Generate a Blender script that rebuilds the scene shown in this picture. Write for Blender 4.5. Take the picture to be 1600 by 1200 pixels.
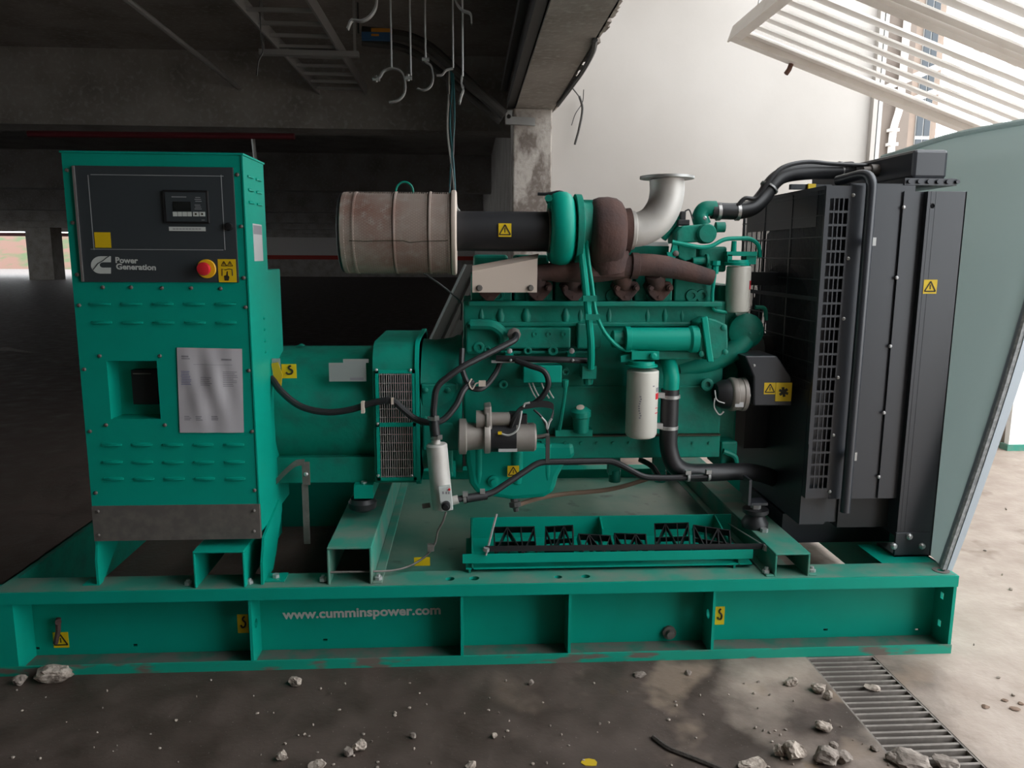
import bpy, bmesh, math, random
from mathutils import Vector, Matrix

# ---------------------------------------------------------------- scene, camera, light
for o in list(bpy.data.objects):
    bpy.data.objects.remove(o)
scene = bpy.context.scene
C = scene.collection
random.seed(7)

F_PX = 1200.0                       # focal length in pixels of the 1600 x 1200 frame
CAM = Vector((-0.0892, -2.5528, 1.4463))
YAW, PITCH, ROLL = 0.0583, 0.1649, 0.0061
fwd = Vector((math.sin(YAW) * math.cos(PITCH), math.cos(YAW) * math.cos(PITCH), -math.sin(PITCH)))
rgt0 = Vector((math.cos(YAW), -math.sin(YAW), 0))
up0 = rgt0.cross(fwd)
rgt = rgt0 * math.cos(ROLL) + up0 * math.sin(ROLL)
upv = -rgt0 * math.sin(ROLL) + up0 * math.cos(ROLL)
camd = bpy.data.cameras.new('camera')
cam = bpy.data.objects.new('camera', camd)
C.objects.link(cam)
camd.sensor_width = 36.0
camd.lens = 36.0 * F_PX / 1600.0
camd.clip_end = 400
m = Matrix((rgt, upv, -fwd)).transposed().to_4x4()
m.translation = CAM
cam.matrix_world = m
scene.camera = cam

world = bpy.data.worlds.new('overcast_sky')
scene.world = world
world.use_nodes = True
bg = world.node_tree.nodes['Background']
bg.inputs[0].default_value = (0.93, 0.97, 1.0, 1)
bg.inputs[1].default_value = 5.0
vs = scene.view_settings
vs.view_transform = 'Standard'
vs.look = 'None'
vs.gamma = 1.0
vs.use_curve_mapping = False
vs.exposure = 0.08
scene.cycles.max_bounces = 8
scene.cycles.diffuse_bounces = 5

# ---------------------------------------------------------------- helpers
def at(px, py, X=None, Y=None, Z=None):
    """world point where the ray through a photo pixel meets a plane"""
    d = rgt * ((px - 800) / F_PX) + upv * ((600 - py) / F_PX) + fwd
    if Y is not None: t = (Y - CAM.y) / d.y
    elif Z is not None: t = (Z - CAM.z) / d.z
    else: t = (X - CAM.x) / d.x
    return CAM + d * t

def mpp(Y, px=800, py=600):
    """metres per pixel at depth plane Y"""
    return (at(px + 10, py, Y=Y) - at(px - 10, py, Y=Y)).length / 20

class MB:
    def __init__(s):
        s.v, s.f, s.m = [], [], []
    def add(s, vs_, fs, mi=0):
        b = len(s.v)
        s.v += [tuple(p) for p in vs_]
        for f in fs:
            s.f.append(tuple(i + b for i in f)); s.m.append(mi)
        return s
    def box(s, x0, x1, y0, y1, z0, z1, mi=0):
        x0, x1 = min(x0, x1), max(x0, x1); y0, y1 = min(y0, y1), max(y0, y1); z0, z1 = min(z0, z1), max(z0, z1)
        return s.add([(x0,y0,z0),(x1,y0,z0),(x1,y1,z0),(x0,y1,z0),(x0,y0,z1),(x1,y0,z1),(x1,y1,z1),(x0,y1,z1)],
                     [(0,3,2,1),(4,5,6,7),(0,1,5,4),(1,2,6,5),(2,3,7,6),(3,0,4,7)], mi)
    def pbox(s, x0, y0, x1, y1, Y0, Y1, mi=0):
        """box whose near face (plane Y0) fills the photo rectangle"""
        xm, ym = (x0 + x1) / 2, (y0 + y1) / 2
        return s.box(at(x0, ym, Y=Y0).x, at(x1, ym, Y=Y0).x, Y0, Y1, at(xm, y0, Y=Y0).z, at(xm, y1, Y=Y0).z, mi)
    def prism(s, pts, axis, a0, a1, mi=0):
        n = len(pts)
        def P(p, a):
            return {'x': (a, p[0], p[1]), 'y': (p[0], a, p[1]), 'z': (p[0], p[1], a)}[axis]
        return s.add([P(p, a0) for p in pts] + [P(p, a1) for p in pts],
                     [tuple(range(n))[::-1], tuple(range(n, 2 * n))] + [(i, (i + 1) % n, n + (i + 1) % n, n + i) for i in range(n)], mi)
    def pprism(s, pix, Y0, Y1, mi=0):
        pts = [at(x, y, Y=Y0) for x, y in pix]
        return s.prism([(p.x, p.z) for p in pts], 'y', Y0, Y1, mi)
    def rings(s, rings, cap=True, closed=True, mi=0):
        n = len(rings[0]); b = []
        for r in rings: b += r
        fs = []
        for k in range(len(rings) - 1):
            for i in range(n if closed else n - 1):
                j = (i + 1) % n
                fs.append((k*n+i, k*n+j, (k+1)*n+j, (k+1)*n+i))
        if cap:
            fs.append(tuple(range(n))[::-1]); fs.append(tuple(range((len(rings)-1)*n, len(rings)*n)))
        return s.add(b, fs, mi)
    def lathe(s, o, d, prof, n=20, cap=True, mi=0):
        d = Vector(d).normalized(); o = Vector(o)
        u = d.orthogonal().normalized(); w = d.cross(u)
        R = []
        for t, r in prof:
            R.append([o + d * t + (u * math.cos(2*math.pi*i/n) + w * math.sin(2*math.pi*i/n)) * max(r, 1e-4) for i in range(n)])
        return s.rings(R, cap, True, mi)
    def cyl(s, p0, p1, r0, r1=None, n=16, mi=0):
        p0, p1 = Vector(p0), Vector(p1); d = p1 - p0
        return s.lathe(p0, d, [(0, r0), (d.length, r0 if r1 is None else r1)], n, True, mi)
    def tube(s, pts, r, n=8, mi=0, cap=True):
        pts = [Vector(p) for p in pts]
        rs = r if isinstance(r, (list, tuple)) else [r] * len(pts)
        T = []
        for i in range(len(pts)):
            a = pts[max(i-1, 0)]; b = pts[min(i+1, len(pts)-1)]
            T.append((b - a).normalized())
        u = T[0].orthogonal().normalized(); R = []
        for i, p in enumerate(pts):
            u = (u - T[i] * u.dot(T[i])).normalized(); w = T[i].cross(u)
            R.append([p + (u * math.cos(2*math.pi*k/n) + w * math.sin(2*math.pi*k/n)) * rs[i] for k in range(n)])
        return s.rings(R, cap, True, mi)
    def build(s, name, mat, parent=None, smooth=True, bevel=0, ang=35):
        me = bpy.data.meshes.new(name)
        me.from_pydata(s.v, [], s.f)
        mats = mat if isinstance(mat, (list, tuple)) else [mat]
        for k in mats: me.materials.append(M[k])
        me.polygons.foreach_set('material_index', s.m)
        bm = bmesh.new(); bm.from_mesh(me)
        bmesh.ops.recalc_face_normals(bm, faces=bm.faces)
        bm.to_mesh(me); bm.free()
        if smooth:
            me.polygons.foreach_set('use_smooth', [True] * len(me.polygons))
            me.set_sharp_from_angle(angle=math.radians(ang))
        me.update()
        return link(name, me, parent, bevel)

def link(name, me, parent=None, bevel=0):
    o = bpy.data.objects.new(name, me); C.objects.link(o)
    if parent is not None: o.parent = parent
    if bevel:
        b = o.modifiers.new('bevel', 'BEVEL'); b.width = bevel; b.segments = 2; b.limit_method = 'ANGLE'; b.angle_limit = math.radians(40)
        b.harden_normals = False
    return o

def tag(o, label=None, cat=None, group=None, kind=None):
    for k, v in (('label', label), ('category', cat), ('group', group), ('kind', kind)):
        if v: o[k] = v
    return o

def empty(name, loc=(0, 0, 0), rz=0):
    o = bpy.data.objects.new(name, None); C.objects.link(o)
    o.location = loc; o.rotation_euler = (0, 0, rz); o.empty_display_size = 0.1
    return o

def spline(pts, per=8):
    """Catmull-Rom through points"""
    P = [Vector(p) for p in pts]; P = [P[0] * 2 - P[1]] + P + [P[-1] * 2 - P[-2]]
    out = []
    for i in range(1, len(P) - 2):
        a, b, c, d = P[i-1], P[i], P[i+1], P[i+2]
        for k in range(per):
            t = k / per
            out.append(0.5 * ((2*b) + (c-a)*t + (2*a-5*b+4*c-d)*t*t + (-a+3*b-3*c+d)*t*t*t))
    out.append(P[-2])
    return out

def fillet(pts, rad, n=5):
    P = [Vector(p) for p in pts]; out = [P[0]]
    for i in range(1, len(P) - 1):
        a, b, c = P[i-1], P[i], P[i+1]
        d1 = (a - b); d2 = (c - b)
        r = min(rad, d1.length * .45, d2.length * .45)
        p0 = b + d1.normalized() * r; p2 = b + d2.normalized() * r
        for k in range(n + 1):
            t = k / n
            out.append(p0 * (1-t)**2 + b * 2*t*(1-t) + p2 * t*t)
    out.append(P[-1])
    return out

def ppath(pix):
    return [at(x, y, Y=Y) for x, y, Y in pix]

def holed(mb, axis, a0, a1, u0, u1, v0, v1, holes, mi=0):
    """plate between a0 and a1 on an axis, pierced by real holes (u, v, half-u, half-v, round)"""
    P = {'x': lambda u, v, a: (a, u, v), 'y': lambda u, v, a: (u, a, v), 'z': lambda u, v, a: (u, v, a)}[axis]
    us = sorted({u0, u1} | {h[0] + s * h[2] for h in holes for s in (-1, 1)}); vs_ = sorted({v0, v1} | {h[1] + s * h[3] for h in holes for s in (-1, 1)})
    us = [u for u in us if u0 <= u <= u1]; vs_ = [v for v in vs_ if v0 <= v <= v1]
    box = lambda ua, ub, va, vb: mb.box(*{'x': (a0, a1, ua, ub, va, vb), 'y': (ua, ub, a0, a1, va, vb), 'z': (ua, ub, va, vb, a0, a1)}[axis], mi)
    for ua, ub in zip(us, us[1:]):
        here = sorted([h for h in holes if h[0] - h[2] < (ua + ub) / 2 < h[0] + h[2]], key=lambda h: h[1]); v = v0
        for h in here:
            if h[1] - h[3] > v: box(ua, ub, v, h[1] - h[3])
            v = max(v, h[1] + h[3])
            if h[4] and abs(ua - (h[0] - h[2])) < 1e-9:          # square cell with a round hole
                n = 16; c, q = [], []
                for k in range(n):
                    t = 2 * math.pi * (k + .5) / n; x, y = math.cos(t), math.sin(t); m_ = max(abs(x), abs(y))
                    q.append((h[0] + x / m_ * h[2], h[1] + y / m_ * h[3])); c.append((h[0] + x * h[2] * .92, h[1] + y * h[3] * .92))
                L_ = [[P(u, w, a) for u, w in r] for a in (a0, a1) for r in (q, c)]
                fs = []
                for k in range(n):
                    j = (k + 1) % n
                    fs += [(k, j, n + j, n + k), (2*n + k, 3*n + k, 3*n + j, 2*n + j), (n + k, n + j, 3*n + j, 3*n + k)]
                mb.add(L_[0] + L_[1] + L_[2] + L_[3], fs, mi)
                for sx, sy in ((-1, -1), (1, -1), (1, 1), (-1, 1)):   # square corners
                    i = min(range(n), key=lambda k: (q[k][0] - h[0] - sx*h[2])**2 + (q[k][1] - h[1] - sy*h[3])**2)
                    cand = [q[i], q[min(((i + 1) % n, (i - 1) % n), key=lambda k: (q[k][0] - h[0] - sx*h[2])**2 + (q[k][1] - h[1] - sy*h[3])**2)]]
                    mb.prism([cand[0], (h[0] + sx*h[2], h[1] + sy*h[3]), cand[1]], axis, a0, a1, mi)
        if v < v1: box(ua, ub, v, v1)
    return mb

# ---------------------------------------------------------------- materials
M = {}
def mat(name, col, rough=.5, metal=0.0, noise=None, bump=0.0, bscale=60, spec=.5, alpha=None, coord='Object', emit=None, noise2=None, trans=0):
    """principled material; noise = (scale, colour2, low, high) mixes a second colour by noise"""
    k = bpy.data.materials.new(name); k.use_nodes = True
    nt = k.node_tree; N = nt.nodes; L = nt.links
    b = N['Principled BSDF']
    b.inputs['Base Color'].default_value = (*col, 1)
    b.inputs['Roughness'].default_value = rough
    b.inputs['Metallic'].default_value = metal
    b.inputs['Specular IOR Level'].default_value = spec
    tc = N.new('ShaderNodeTexCoord')
    src = None
    for nz in (noise, noise2):
        if not nz: continue
        sc, c2, lo, hi = nz[:4]
        t = N.new('ShaderNodeTexNoise'); t.inputs['Scale'].default_value = sc; t.inputs['Detail'].default_value = 6
        if len(nz) > 4:
            mp = N.new('ShaderNodeMapping'); mp.inputs['Scale'].default_value = nz[4]
            L.new(tc.outputs[coord], mp.inputs[0]); L.new(mp.outputs[0], t.inputs['Vector'])
        else:
            L.new(tc.outputs[coord], t.inputs['Vector'])
        r = N.new('ShaderNodeMapRange'); r.inputs['From Min'].default_value = lo; r.inputs['From Max'].default_value = hi
        L.new(t.outputs['Fac'], r.inputs['Value'])
        mx = N.new('ShaderNodeMix'); mx.data_type = 'RGBA'
        if src is None: mx.inputs['A'].default_value = (*col, 1)
        else: L.new(src, mx.inputs['A'])
        mx.inputs['B'].default_value = (*c2, 1)
        L.new(r.outputs[0], mx.inputs['Factor'])
        src = mx.outputs['Result']
    if src is not None: L.new(src, b.inputs['Base Color'])
    if bump:
        t = N.new('ShaderNodeTexNoise'); t.inputs['Scale'].default_value = bscale; t.inputs['Detail'].default_value = 5
        L.new(tc.outputs[coord], t.inputs['Vector'])
        bp = N.new('ShaderNodeBump'); bp.inputs['Strength'].default_value = bump; bp.inputs['Distance'].default_value = .01
        L.new(t.outputs['Fac'], bp.inputs['Height']); L.new(bp.outputs[0], b.inputs['Normal'])
    if emit:
        b.inputs['Emission Color'].default_value = (*emit[0], 1); b.inputs['Emission Strength'].default_value = emit[1]
    if trans:
        tr = N.new('ShaderNodeBsdfTranslucent'); tr.inputs[0].default_value = (*col, 1)
        if src is not None: L.new(src, tr.inputs[0])
        ms = N.new('ShaderNodeMixShader'); ms.inputs[0].default_value = trans
        L.new(b.outputs[0], ms.inputs[1]); L.new(tr.outputs[0], ms.inputs[2])
        L.new(ms.outputs[0], N['Material Output'].inputs['Surface'])
    M[name] = k
    return k

GR = (0.001, 0.305, 0.222)
mat('green', GR, .42, noise=(7, (0.002, 0.28, 0.20), .4, .75), spec=.22)
mat('green_cast', (0.004, 0.215, 0.152), .45, noise=(14, (0.014, 0.155, 0.115), .45, .7), bump=.15, bscale=45, spec=.28)
mat('green_dusty', (0.025, 0.23, 0.165), .7, noise=(9, (0.13, 0.21, 0.165), .4, .65))
mat('green_worn', (0.002, 0.29, 0.20), .5, noise=(6, (0.14, 0.12, 0.10), .54, .62, (1, 1, 4)))
mat('deck', (0.06, 0.21, 0.155), .35, noise=(3, (0.19, 0.27, 0.21), .4, .65), noise2=(11, (0.05, 0.09, 0.07), .62, .75))
mat('dirt_green', (0.12, 0.13, 0.11), .9, noise=(10, (0.03, 0.15, 0.11), .45, .6))
mat('door_grey', (0.034, 0.042, 0.047), .5)
mat('black_plastic', (0.008, 0.008, 0.009), .45)
mat('black', (0.012, 0.012, 0.014), .5)
mat('rubber', (0.018, 0.018, 0.02), .45)
mat('rad_black', (0.030, 0.034, 0.042), .36, spec=.6)
mat('screen', (0.01, 0.012, 0.012), .2)
mat('white_print', (0.52, 0.55, 0.52), .6)
mat('line_grey', (0.30, 0.32, 0.32), .6)
mat('yellow', (0.70, 0.48, 0.005), .5)
mat('yellow_old', (0.52, 0.35, 0.01), .6)
mat('estop_yellow', (0.75, 0.42, 0.01), .4)
mat('red', (0.60, 0.02, 0.03), .35)
mat('ink', (0.03, 0.025, 0.01), .6)
mat('steel', (0.42, 0.41, 0.40), .38, .75)
mat('bolt', (0.50, 0.50, 0.50), .35, .6)
mat('dull_steel', (0.17, 0.155, 0.14), .6, .35, noise=(25, (0.12, 0.105, 0.095), .4, .7))
mat('skirt_steel', (0.10, 0.09, 0.082), .65, .1, noise=(30, (0.14, 0.125, 0.11), .4, .7))
mat('aluminium', (0.62, 0.60, 0.57), .5, .25, noise=(8, (0.50, 0.47, 0.43), .4, .7))
mat('cast_alu', (0.33, 0.30, 0.27), .5, .4, noise=(12, (0.24, 0.21, 0.19), .4, .7))
mat('rust', (0.088, 0.043, 0.034), .85, noise=(9, (0.055, 0.032, 0.03), .4, .65), bump=.25, bscale=60)
mat('rust_light', (0.16, 0.085, 0.06), .8, noise=(9, (0.10, 0.05, 0.04), .4, .65))
mat('filter_white', (0.62, 0.60, 0.54), .4)
mat('filter_paper', (0.30, 0.235, 0.20), .9, noise=(4, (0.24, 0.13, 0.10), .5, .68), noise2=(30, (0.34, 0.29, 0.25), .5, .7))
mat('filter_mesh', (0.36, 0.29, 0.25), .7, .1, noise=(4, (0.26, 0.14, 0.11), .5, .7))
mat('cream', (0.55, 0.46, 0.39), .6)
mat('paper', (0.46, 0.44, 0.46), .8)
mat('print_blue', (0.20, 0.20, 0.34), .8)
mat('print_grey', (0.24, 0.23, 0.25), .8)
mat('label_grey', (0.45, 0.45, 0.45), .5)
mat('plate_grey', (0.32, 0.34, 0.33), .45, .2)
mat('orange', (0.55, 0.22, 0.02), .6)
mat('concrete', (0.30, 0.275, 0.25), .9, noise=(2.5, (0.20, 0.18, 0.16), .4, .7), noise2=(20, (0.36, 0.34, 0.31), .5, .75), bump=.3, bscale=25)
mat('concrete_peel', (0.42, 0.38, 0.34), .9, noise=(7, (0.17, 0.14, 0.12), .47, .56, (1, 1, .5)), noise2=(30, (0.30, 0.27, 0.24), .5, .75), bump=.5, bscale=18)
mat('wall_white', (0.49, 0.46, 0.43), .85, noise=(1.2, (0.45, 0.42, 0.39), .4, .7), bump=.1, bscale=14)
mat('wall_band_white', (0.5, 0.47, 0.45), .9)
mat('wall_band_red', (0.35, 0.03, 0.02), .8)
mat('louver_white', (0.86, 0.84, 0.81), .5, noise=(5, (0.78, 0.75, 0.71), .5, .75))
mat('wire_grey', (0.10, 0.10, 0.10), .5, .5)
mat('wet', (0.045, 0.034, 0.028), .06)
mat('galv', (0.40, 0.40, 0.39), .45, .6)
mat('dark_pipe', (0.05, 0.048, 0.045), .6)
mat('red_pipe', (0.12, 0.012, 0.018), .6)
mat('grate_iron', (0.20, 0.175, 0.155), .75, .2, noise=(20, (0.30, 0.265, 0.235), .45, .7))
mat('rubble', (0.42, 0.355, 0.30), .95, noise=(28, (0.20, 0.16, 0.13), .42, .62), bump=.9, bscale=50)
mat('dirt', (0.045, 0.036, 0.03), .95, bump=.8, bscale=60)
mat('rubble_dark', (0.20, 0.165, 0.14), .95, noise=(22, (0.35, 0.30, 0.26), .45, .66), bump=.6, bscale=50)
mat('sheet', (0.48, 0.55, 0.54), .5, trans=.55)
mat('sheet_rim', (0.36, 0.41, 0.45), .45, .2)
mat('sheet_weld', (0.55, 0.57, 0.57), .6, .2, noise=(60, (0.35, 0.37, 0.38), .4, .6))
mat('corrugated', (0.085, 0.075, 0.068), .6, .3)
mat('teal_wire', (0.03, 0.14, 0.16), .5)
mat('white_wire', (0.40, 0.40, 0.38), .5)
mat('tan_strap', (0.20, 0.13, 0.09), .8)
mat('beige', (0.27, 0.21, 0.17), .8, noise=(3, (0.22, 0.17, 0.135), .4, .7))
mat('beige_dark', (0.20, 0.165, 0.14), .85, noise=(3, (0.13, 0.105, 0.09), .45, .7))
mat('glass_dark', (0.03, 0.04, 0.05), .15)
mat('grass', (0.05, 0.075, 0.025), .95, noise=(.6, (0.12, 0.06, 0.04), .40, .55))
mat('orange_band', (0.75, 0.16, 0.03), .7)
mat('blue_box', (0.03, 0.10, 0.22), .6)

def floor_mat():
    k = bpy.data.materials.new('floor_concrete'); k.use_nodes = True
    nt = k.node_tree; N = nt.nodes; L = nt.links; b = N['Principled BSDF']
    tc = N.new('ShaderNodeTexCoord')
    def noise(sc, det=6, rough=.55, vec=None):
        t = N.new('ShaderNodeTexNoise'); t.inputs['Scale'].default_value = sc; t.inputs['Detail'].default_value = det
        t.inputs['Roughness'].default_value = rough
        L.new(vec or tc.outputs['Object'], t.inputs['Vector']); return t.outputs['Fac']
    def mr(src, a, b_, c=0, d=1):
        r = N.new('ShaderNodeMapRange'); r.inputs['From Min'].default_value = a; r.inputs['From Max'].default_value = b_
        r.inputs['To Min'].default_value = c; r.inputs['To Max'].default_value = d
        L.new(src, r.inputs['Value']); return r.outputs[0]
    def mixc(f, A, B):
        mx = N.new('ShaderNodeMix'); mx.data_type = 'RGBA'; L.new(f, mx.inputs['Factor'])
        for s_, q in (('A', A), ('B', B)):
            if isinstance(q, tuple): mx.inputs[s_].default_value = (*q, 1)
            else: L.new(q, mx.inputs[s_])
        return mx.outputs['Result']
    def math_(op, a, b_):
        q = N.new('ShaderNodeMath'); q.operation = op
        for i, z in enumerate((a, b_)):
            if isinstance(z, (int, float)): q.inputs[i].default_value = z
            else: L.new(z, q.inputs[i])
        return q.outputs[0]
    sep = N.new('ShaderNodeSeparateXYZ'); L.new(tc.outputs['Object'], sep.inputs[0])
    n1 = noise(1.6); n2 = noise(5.5); n3 = noise(38, 4)
    # oil-stained brown concrete against cleaner pale concrete: border about the drain, ragged by noise
    edge = math_('ADD', sep.outputs[0], math_('MULTIPLY', math_('SUBTRACT', n1, .5), 2.6))
    pale = mr(edge, .95, 1.5)
    clean = mixc(mr(n2, .35, .7), (0.40, 0.325, 0.272), (0.33, 0.26, 0.213))
    dirty = mixc(mr(n2, .38, .66), (0.050, 0.034, 0.027), (0.080, 0.057, 0.046))
    col = mixc(pale, dirty, clean)
    # worn pale islands in the stained part and dark drips in the pale part
    isl = math_('MULTIPLY', mr(noise(2.3, 4), .58, .66), mr(sep.outputs[0], -.2, .7))
    col = mixc(isl, col, (0.22, 0.162, 0.122))
    col = mixc(math_('MULTIPLY', mr(noise(3.1, 5), .63, .70), mr(sep.outputs[1], -.1, -.75)), col, (0.20, 0.12, 0.03))
    spk = mr(noise(120, 2), .70, .76)
    col = mixc(math_('MULTIPLY', spk, .5), col, (0.42, 0.38, 0.34))
    L.new(col, b.inputs['Base Color'])
    L.new(mr(n2, .3, .7, .45, .8), b.inputs['Roughness'])
    bp = N.new('ShaderNodeBump'); bp.inputs['Strength'].default_value = .25; bp.inputs['Distance'].default_value = .01
    L.new(n3, bp.inputs['Height']); L.new(bp.outputs[0], b.inputs['Normal'])
    M['floor'] = k
floor_mat()
# ---------------------------------------------------------------- the building
def struct(name, mb, mt, label=None, cat=None, parent=None, **kw):
    o = mb.build(name, mt, parent, **kw)
    if parent is None: tag(o, label, cat, kind='structure')
    return o

GX0, GX1, GY0, GY1 = 1.146, 1.402, -1.6, 0.5          # drain channel in the floor
fl = MB()
for x0, x1, y0, y1 in ((-45, GX0, -9, 75), (GX1, 30, -9, 75), (GX0, GX1, -9, GY0), (GX0, GX1, GY1, 75)):
    fl.add([(x0, y0, 0), (x1, y0, 0), (x1, y1, 0), (x0, y1, 0)], [(0, 1, 2, 3)])
fl.add([(GX0, GY0, -.14), (GX1, GY0, -.14), (GX1, GY1, -.14), (GX0, GY1, -.14), (GX0, GY0, 0), (GX1, GY0, 0), (GX1, GY1, 0), (GX0, GY1, 0)],
       [(0, 1, 2, 3), (0, 4, 5, 1), (1, 5, 6, 2), (2, 6, 7, 3), (3, 7, 4, 0)])
struct('floor', fl, 'floor', 'stained concrete floor of the parking hall', 'floor', smooth=False)

struct('ceiling', MB().box(-45, .67, -9, 52, 3.45, 3.65), 'concrete', 'dark concrete slab over the parking hall', 'ceiling', smooth=False)
struct('ceiling_bay', MB().box(.67, 2.3, -9, 4.75, 5.2, 5.4).box(2.3, 4.5, -9, -4.8, 5.2, 5.4), 'wall_white', 'unseen high slab over the loading bay, cut open to admit sky light', 'ceiling', smooth=False)  # out of view; its opening is shaped to steer the sky light
struct('trim_1', MB().box(.33, .67, -9, 4.5, 2.7, 5.2), 'concrete', 'bare concrete beam running overhead to the peeling column', 'beam', smooth=False)
struct('trim_2', MB().box(.31, .645, 4.32, 4.75, 0, 2.7), 'concrete_peel', 'square concrete column with peeling paint below the overhead beam', 'column', smooth=False, bevel=.012)
struct('wall_back', MB().box(.60, 3.545, 4.5, 4.75, 0, 5.2), 'wall_white', 'white plastered wall behind the engine', 'wall', smooth=False)
struct('wall_front', MB().box(-45, 4.3, -9.3, -9, 0, 5.2), 'concrete', 'concrete wall closing the hall behind the viewer', 'wall', smooth=False)
struct('wall_far', MB().box(-19.5, .6, 50.5, 50.9, 0, 3.45).box(-19.5, .6, 50.44, 50.5, 1.42, 2.6, 1).box(-19.5, .6, 50.42, 50.5, 1.15, 1.42, 2),
       ['concrete', 'wall_band_white', 'wall_band_red'], 'far grey wall of the hall with white and red painted bands', 'wall', smooth=False)
struct('wall_hall', MB().box(.40, .60, 4.75, 50.5, 0, 3.45), 'concrete', 'concrete wall closing the hall behind the column', 'wall', smooth=False)
struct('light_block_wall', MB().box(4.3, 4.5, -9.3, -4.8, 0, 5.2), 'concrete', 'unseen concrete wall added behind the viewer to block daylight from the front right', 'wall', smooth=False)  # unseen, added to keep front-right daylight off the machine's front
# rough plaster lip where the beam meets the white wall
rag = MB()
random.seed(3)
yy = 1.2
while yy < 4.4:
    w = random.uniform(.05, .16); d = random.uniform(.012, .05); h = random.uniform(.02, .08)
    rag.add([(.66, yy, 2.70), (.66 + d, yy + w * .3, 2.705), (.66 + d * .7, yy + w, 2.70), (.66, yy + w, 2.70), (.66, yy + w * .4, 2.70 + h), (.66 + d * .8, yy + w * .6, 2.72 + h)],
            [(0, 1, 2, 3), (0, 4, 5, 1), (1, 5, 2), (2, 5, 4, 3), (0, 3, 4)])
    yy += w * .8
struct('trim_3', rag, 'concrete_peel', 'ragged broken plaster edge along the overhead beam', 'plaster edge', smooth=False)
# cross beams of the hall
for i, y in enumerate((5.7, 13.5, 21.5, 29.5, 37.5, 45.5)):
    o = MB().box(-45, .40, y, y + .45, 2.72, 3.45).build('trim_%d' % (4 + i), 'concrete', None, smooth=False)
    tag(o, ['pale grey concrete cross beam, the closest one to the cabinet', 'second concrete cross beam of the hall', 'third concrete cross beam of the hall',
            'fourth concrete cross beam of the hall', 'fifth concrete cross beam of the hall', 'last concrete cross beam before the far wall'][i], 'beam', kind='structure')
# far column and things outside the left opening
cl = MB().box(-24.4, -23.05, 42.0, 43.2, 0, 3.45)
struct('trim_10', cl, 'concrete', 'dark square column far off beside the cabinet', 'column', smooth=False)
for px0, px1, lab in ((12, 28, 'white steel post with orange band outside the far opening'), (-60, -40, 'white steel post outside the far opening, further along')):
    a = at(px0, 421, Z=0); b = at(px1, 421, Z=0)
    po = empty('gate_post', ((a.x + b.x) / 2, 66, 0)); tag(po, lab, 'post')
    w = (b.x - a.x) * .95
    s_ = MB().box(-w/2, -w*.1, -.2, .2, 0, 4.2).box(w*.15, w/2, -.2, .2, 0, 4.2).box(-w*.1, w*.15, -.05, .2, 0, 4.2).build('shaft', 'louver_white', po, smooth=False)
    MB().box(-w/2 - .02, w/2 + .02, -.24, .24, 1.55, 1.9).build('painted_band', 'orange_band', po, smooth=False)
bank = MB()
nx, ny = 24, 6
V = []; 
for j in range(ny + 1):
    for i in range(nx + 1):
        V.append((-70 + i * 2.6, 72 + j * 2.0, j * .62 + random.uniform(-.12, .12) if j else 0))
bank.add(V, [(j*(nx+1)+i, j*(nx+1)+i+1, (j+1)*(nx+1)+i+1, (j+1)*(nx+1)+i) for j in range(ny) for i in range(nx)])
o = bank.build('grass_bank', 'grass'); tag(o, 'grassy earth bank outside the far opening', 'ground', kind='stuff')
rb = MB().box(-45, -19.5, 50.3, 50.6, 2.55, 2.75); tag(rb.build('lintel_rail', 'red_pipe', smooth=False), 'dull red rail across the top of the far opening', 'rail')

# frame at the end of the white wall, outside building
struct('door_1', MB().box(3.545, 3.585, 4.44, 4.78, 0, 5.2, 0).box(3.585, 3.605, 4.50, 4.76, 0, 5.2, 1).box(3.605, 3.64, 4.46, 4.78, 0, 5.2, 2),
       ['wall_white', 'black', 'galv'], 'steel door frame at the end of the white wall', 'door frame', smooth=False)
tag(MB().box(at(1374, 200, Y=5.4).x, at(1419, 200, Y=5.4).x, 5.4, 5.8, 0, 7.5).build('concrete_pier', 'beige_dark', smooth=False), 'grimy beige pier outside beyond the steel door frame', 'pier')
bl = empty('outside_building', (at(1440, 200, Y=9.0).x, 9.0, 0)); tag(bl, 'pale beige building outside with a tall dark window', 'building')
MB().box(-.6, .22, 0, .4, 0, 9).build('wall', 'beige', bl, smooth=False)
wf = MB().box(-.11, .11, -.03, .03, 1.2, 6.4).build('window', 'galv', bl, smooth=False)
for x0, x1 in ((-.10, -.01), (.012, .10)):
    for z0, z1 in ((1.25, 3.2), (3.25, 6.35)):
        MB().box(x0, x1, -.045, -.02, z0, z1).build('pane', 'glass_dark', wf, smooth=False)
qx = at(1395, 200, Y=5.36).x; dp = MB(); dp.tube(fillet([(qx, 5.355, 0), (qx, 5.355, 2.75), (qx + .05, 5.345, 2.95), (qx + .05, 5.355, 5.0)], .1), .035, 10)
for z in (2.45, 2.58, 2.72): dp.box(qx - .045, qx + .045, 5.31, 5.395, z, z + .03)
tag(dp.build('downpipe', 'louver_white'), 'white downpipe fixed to the grimy pier', 'pipe')
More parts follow.
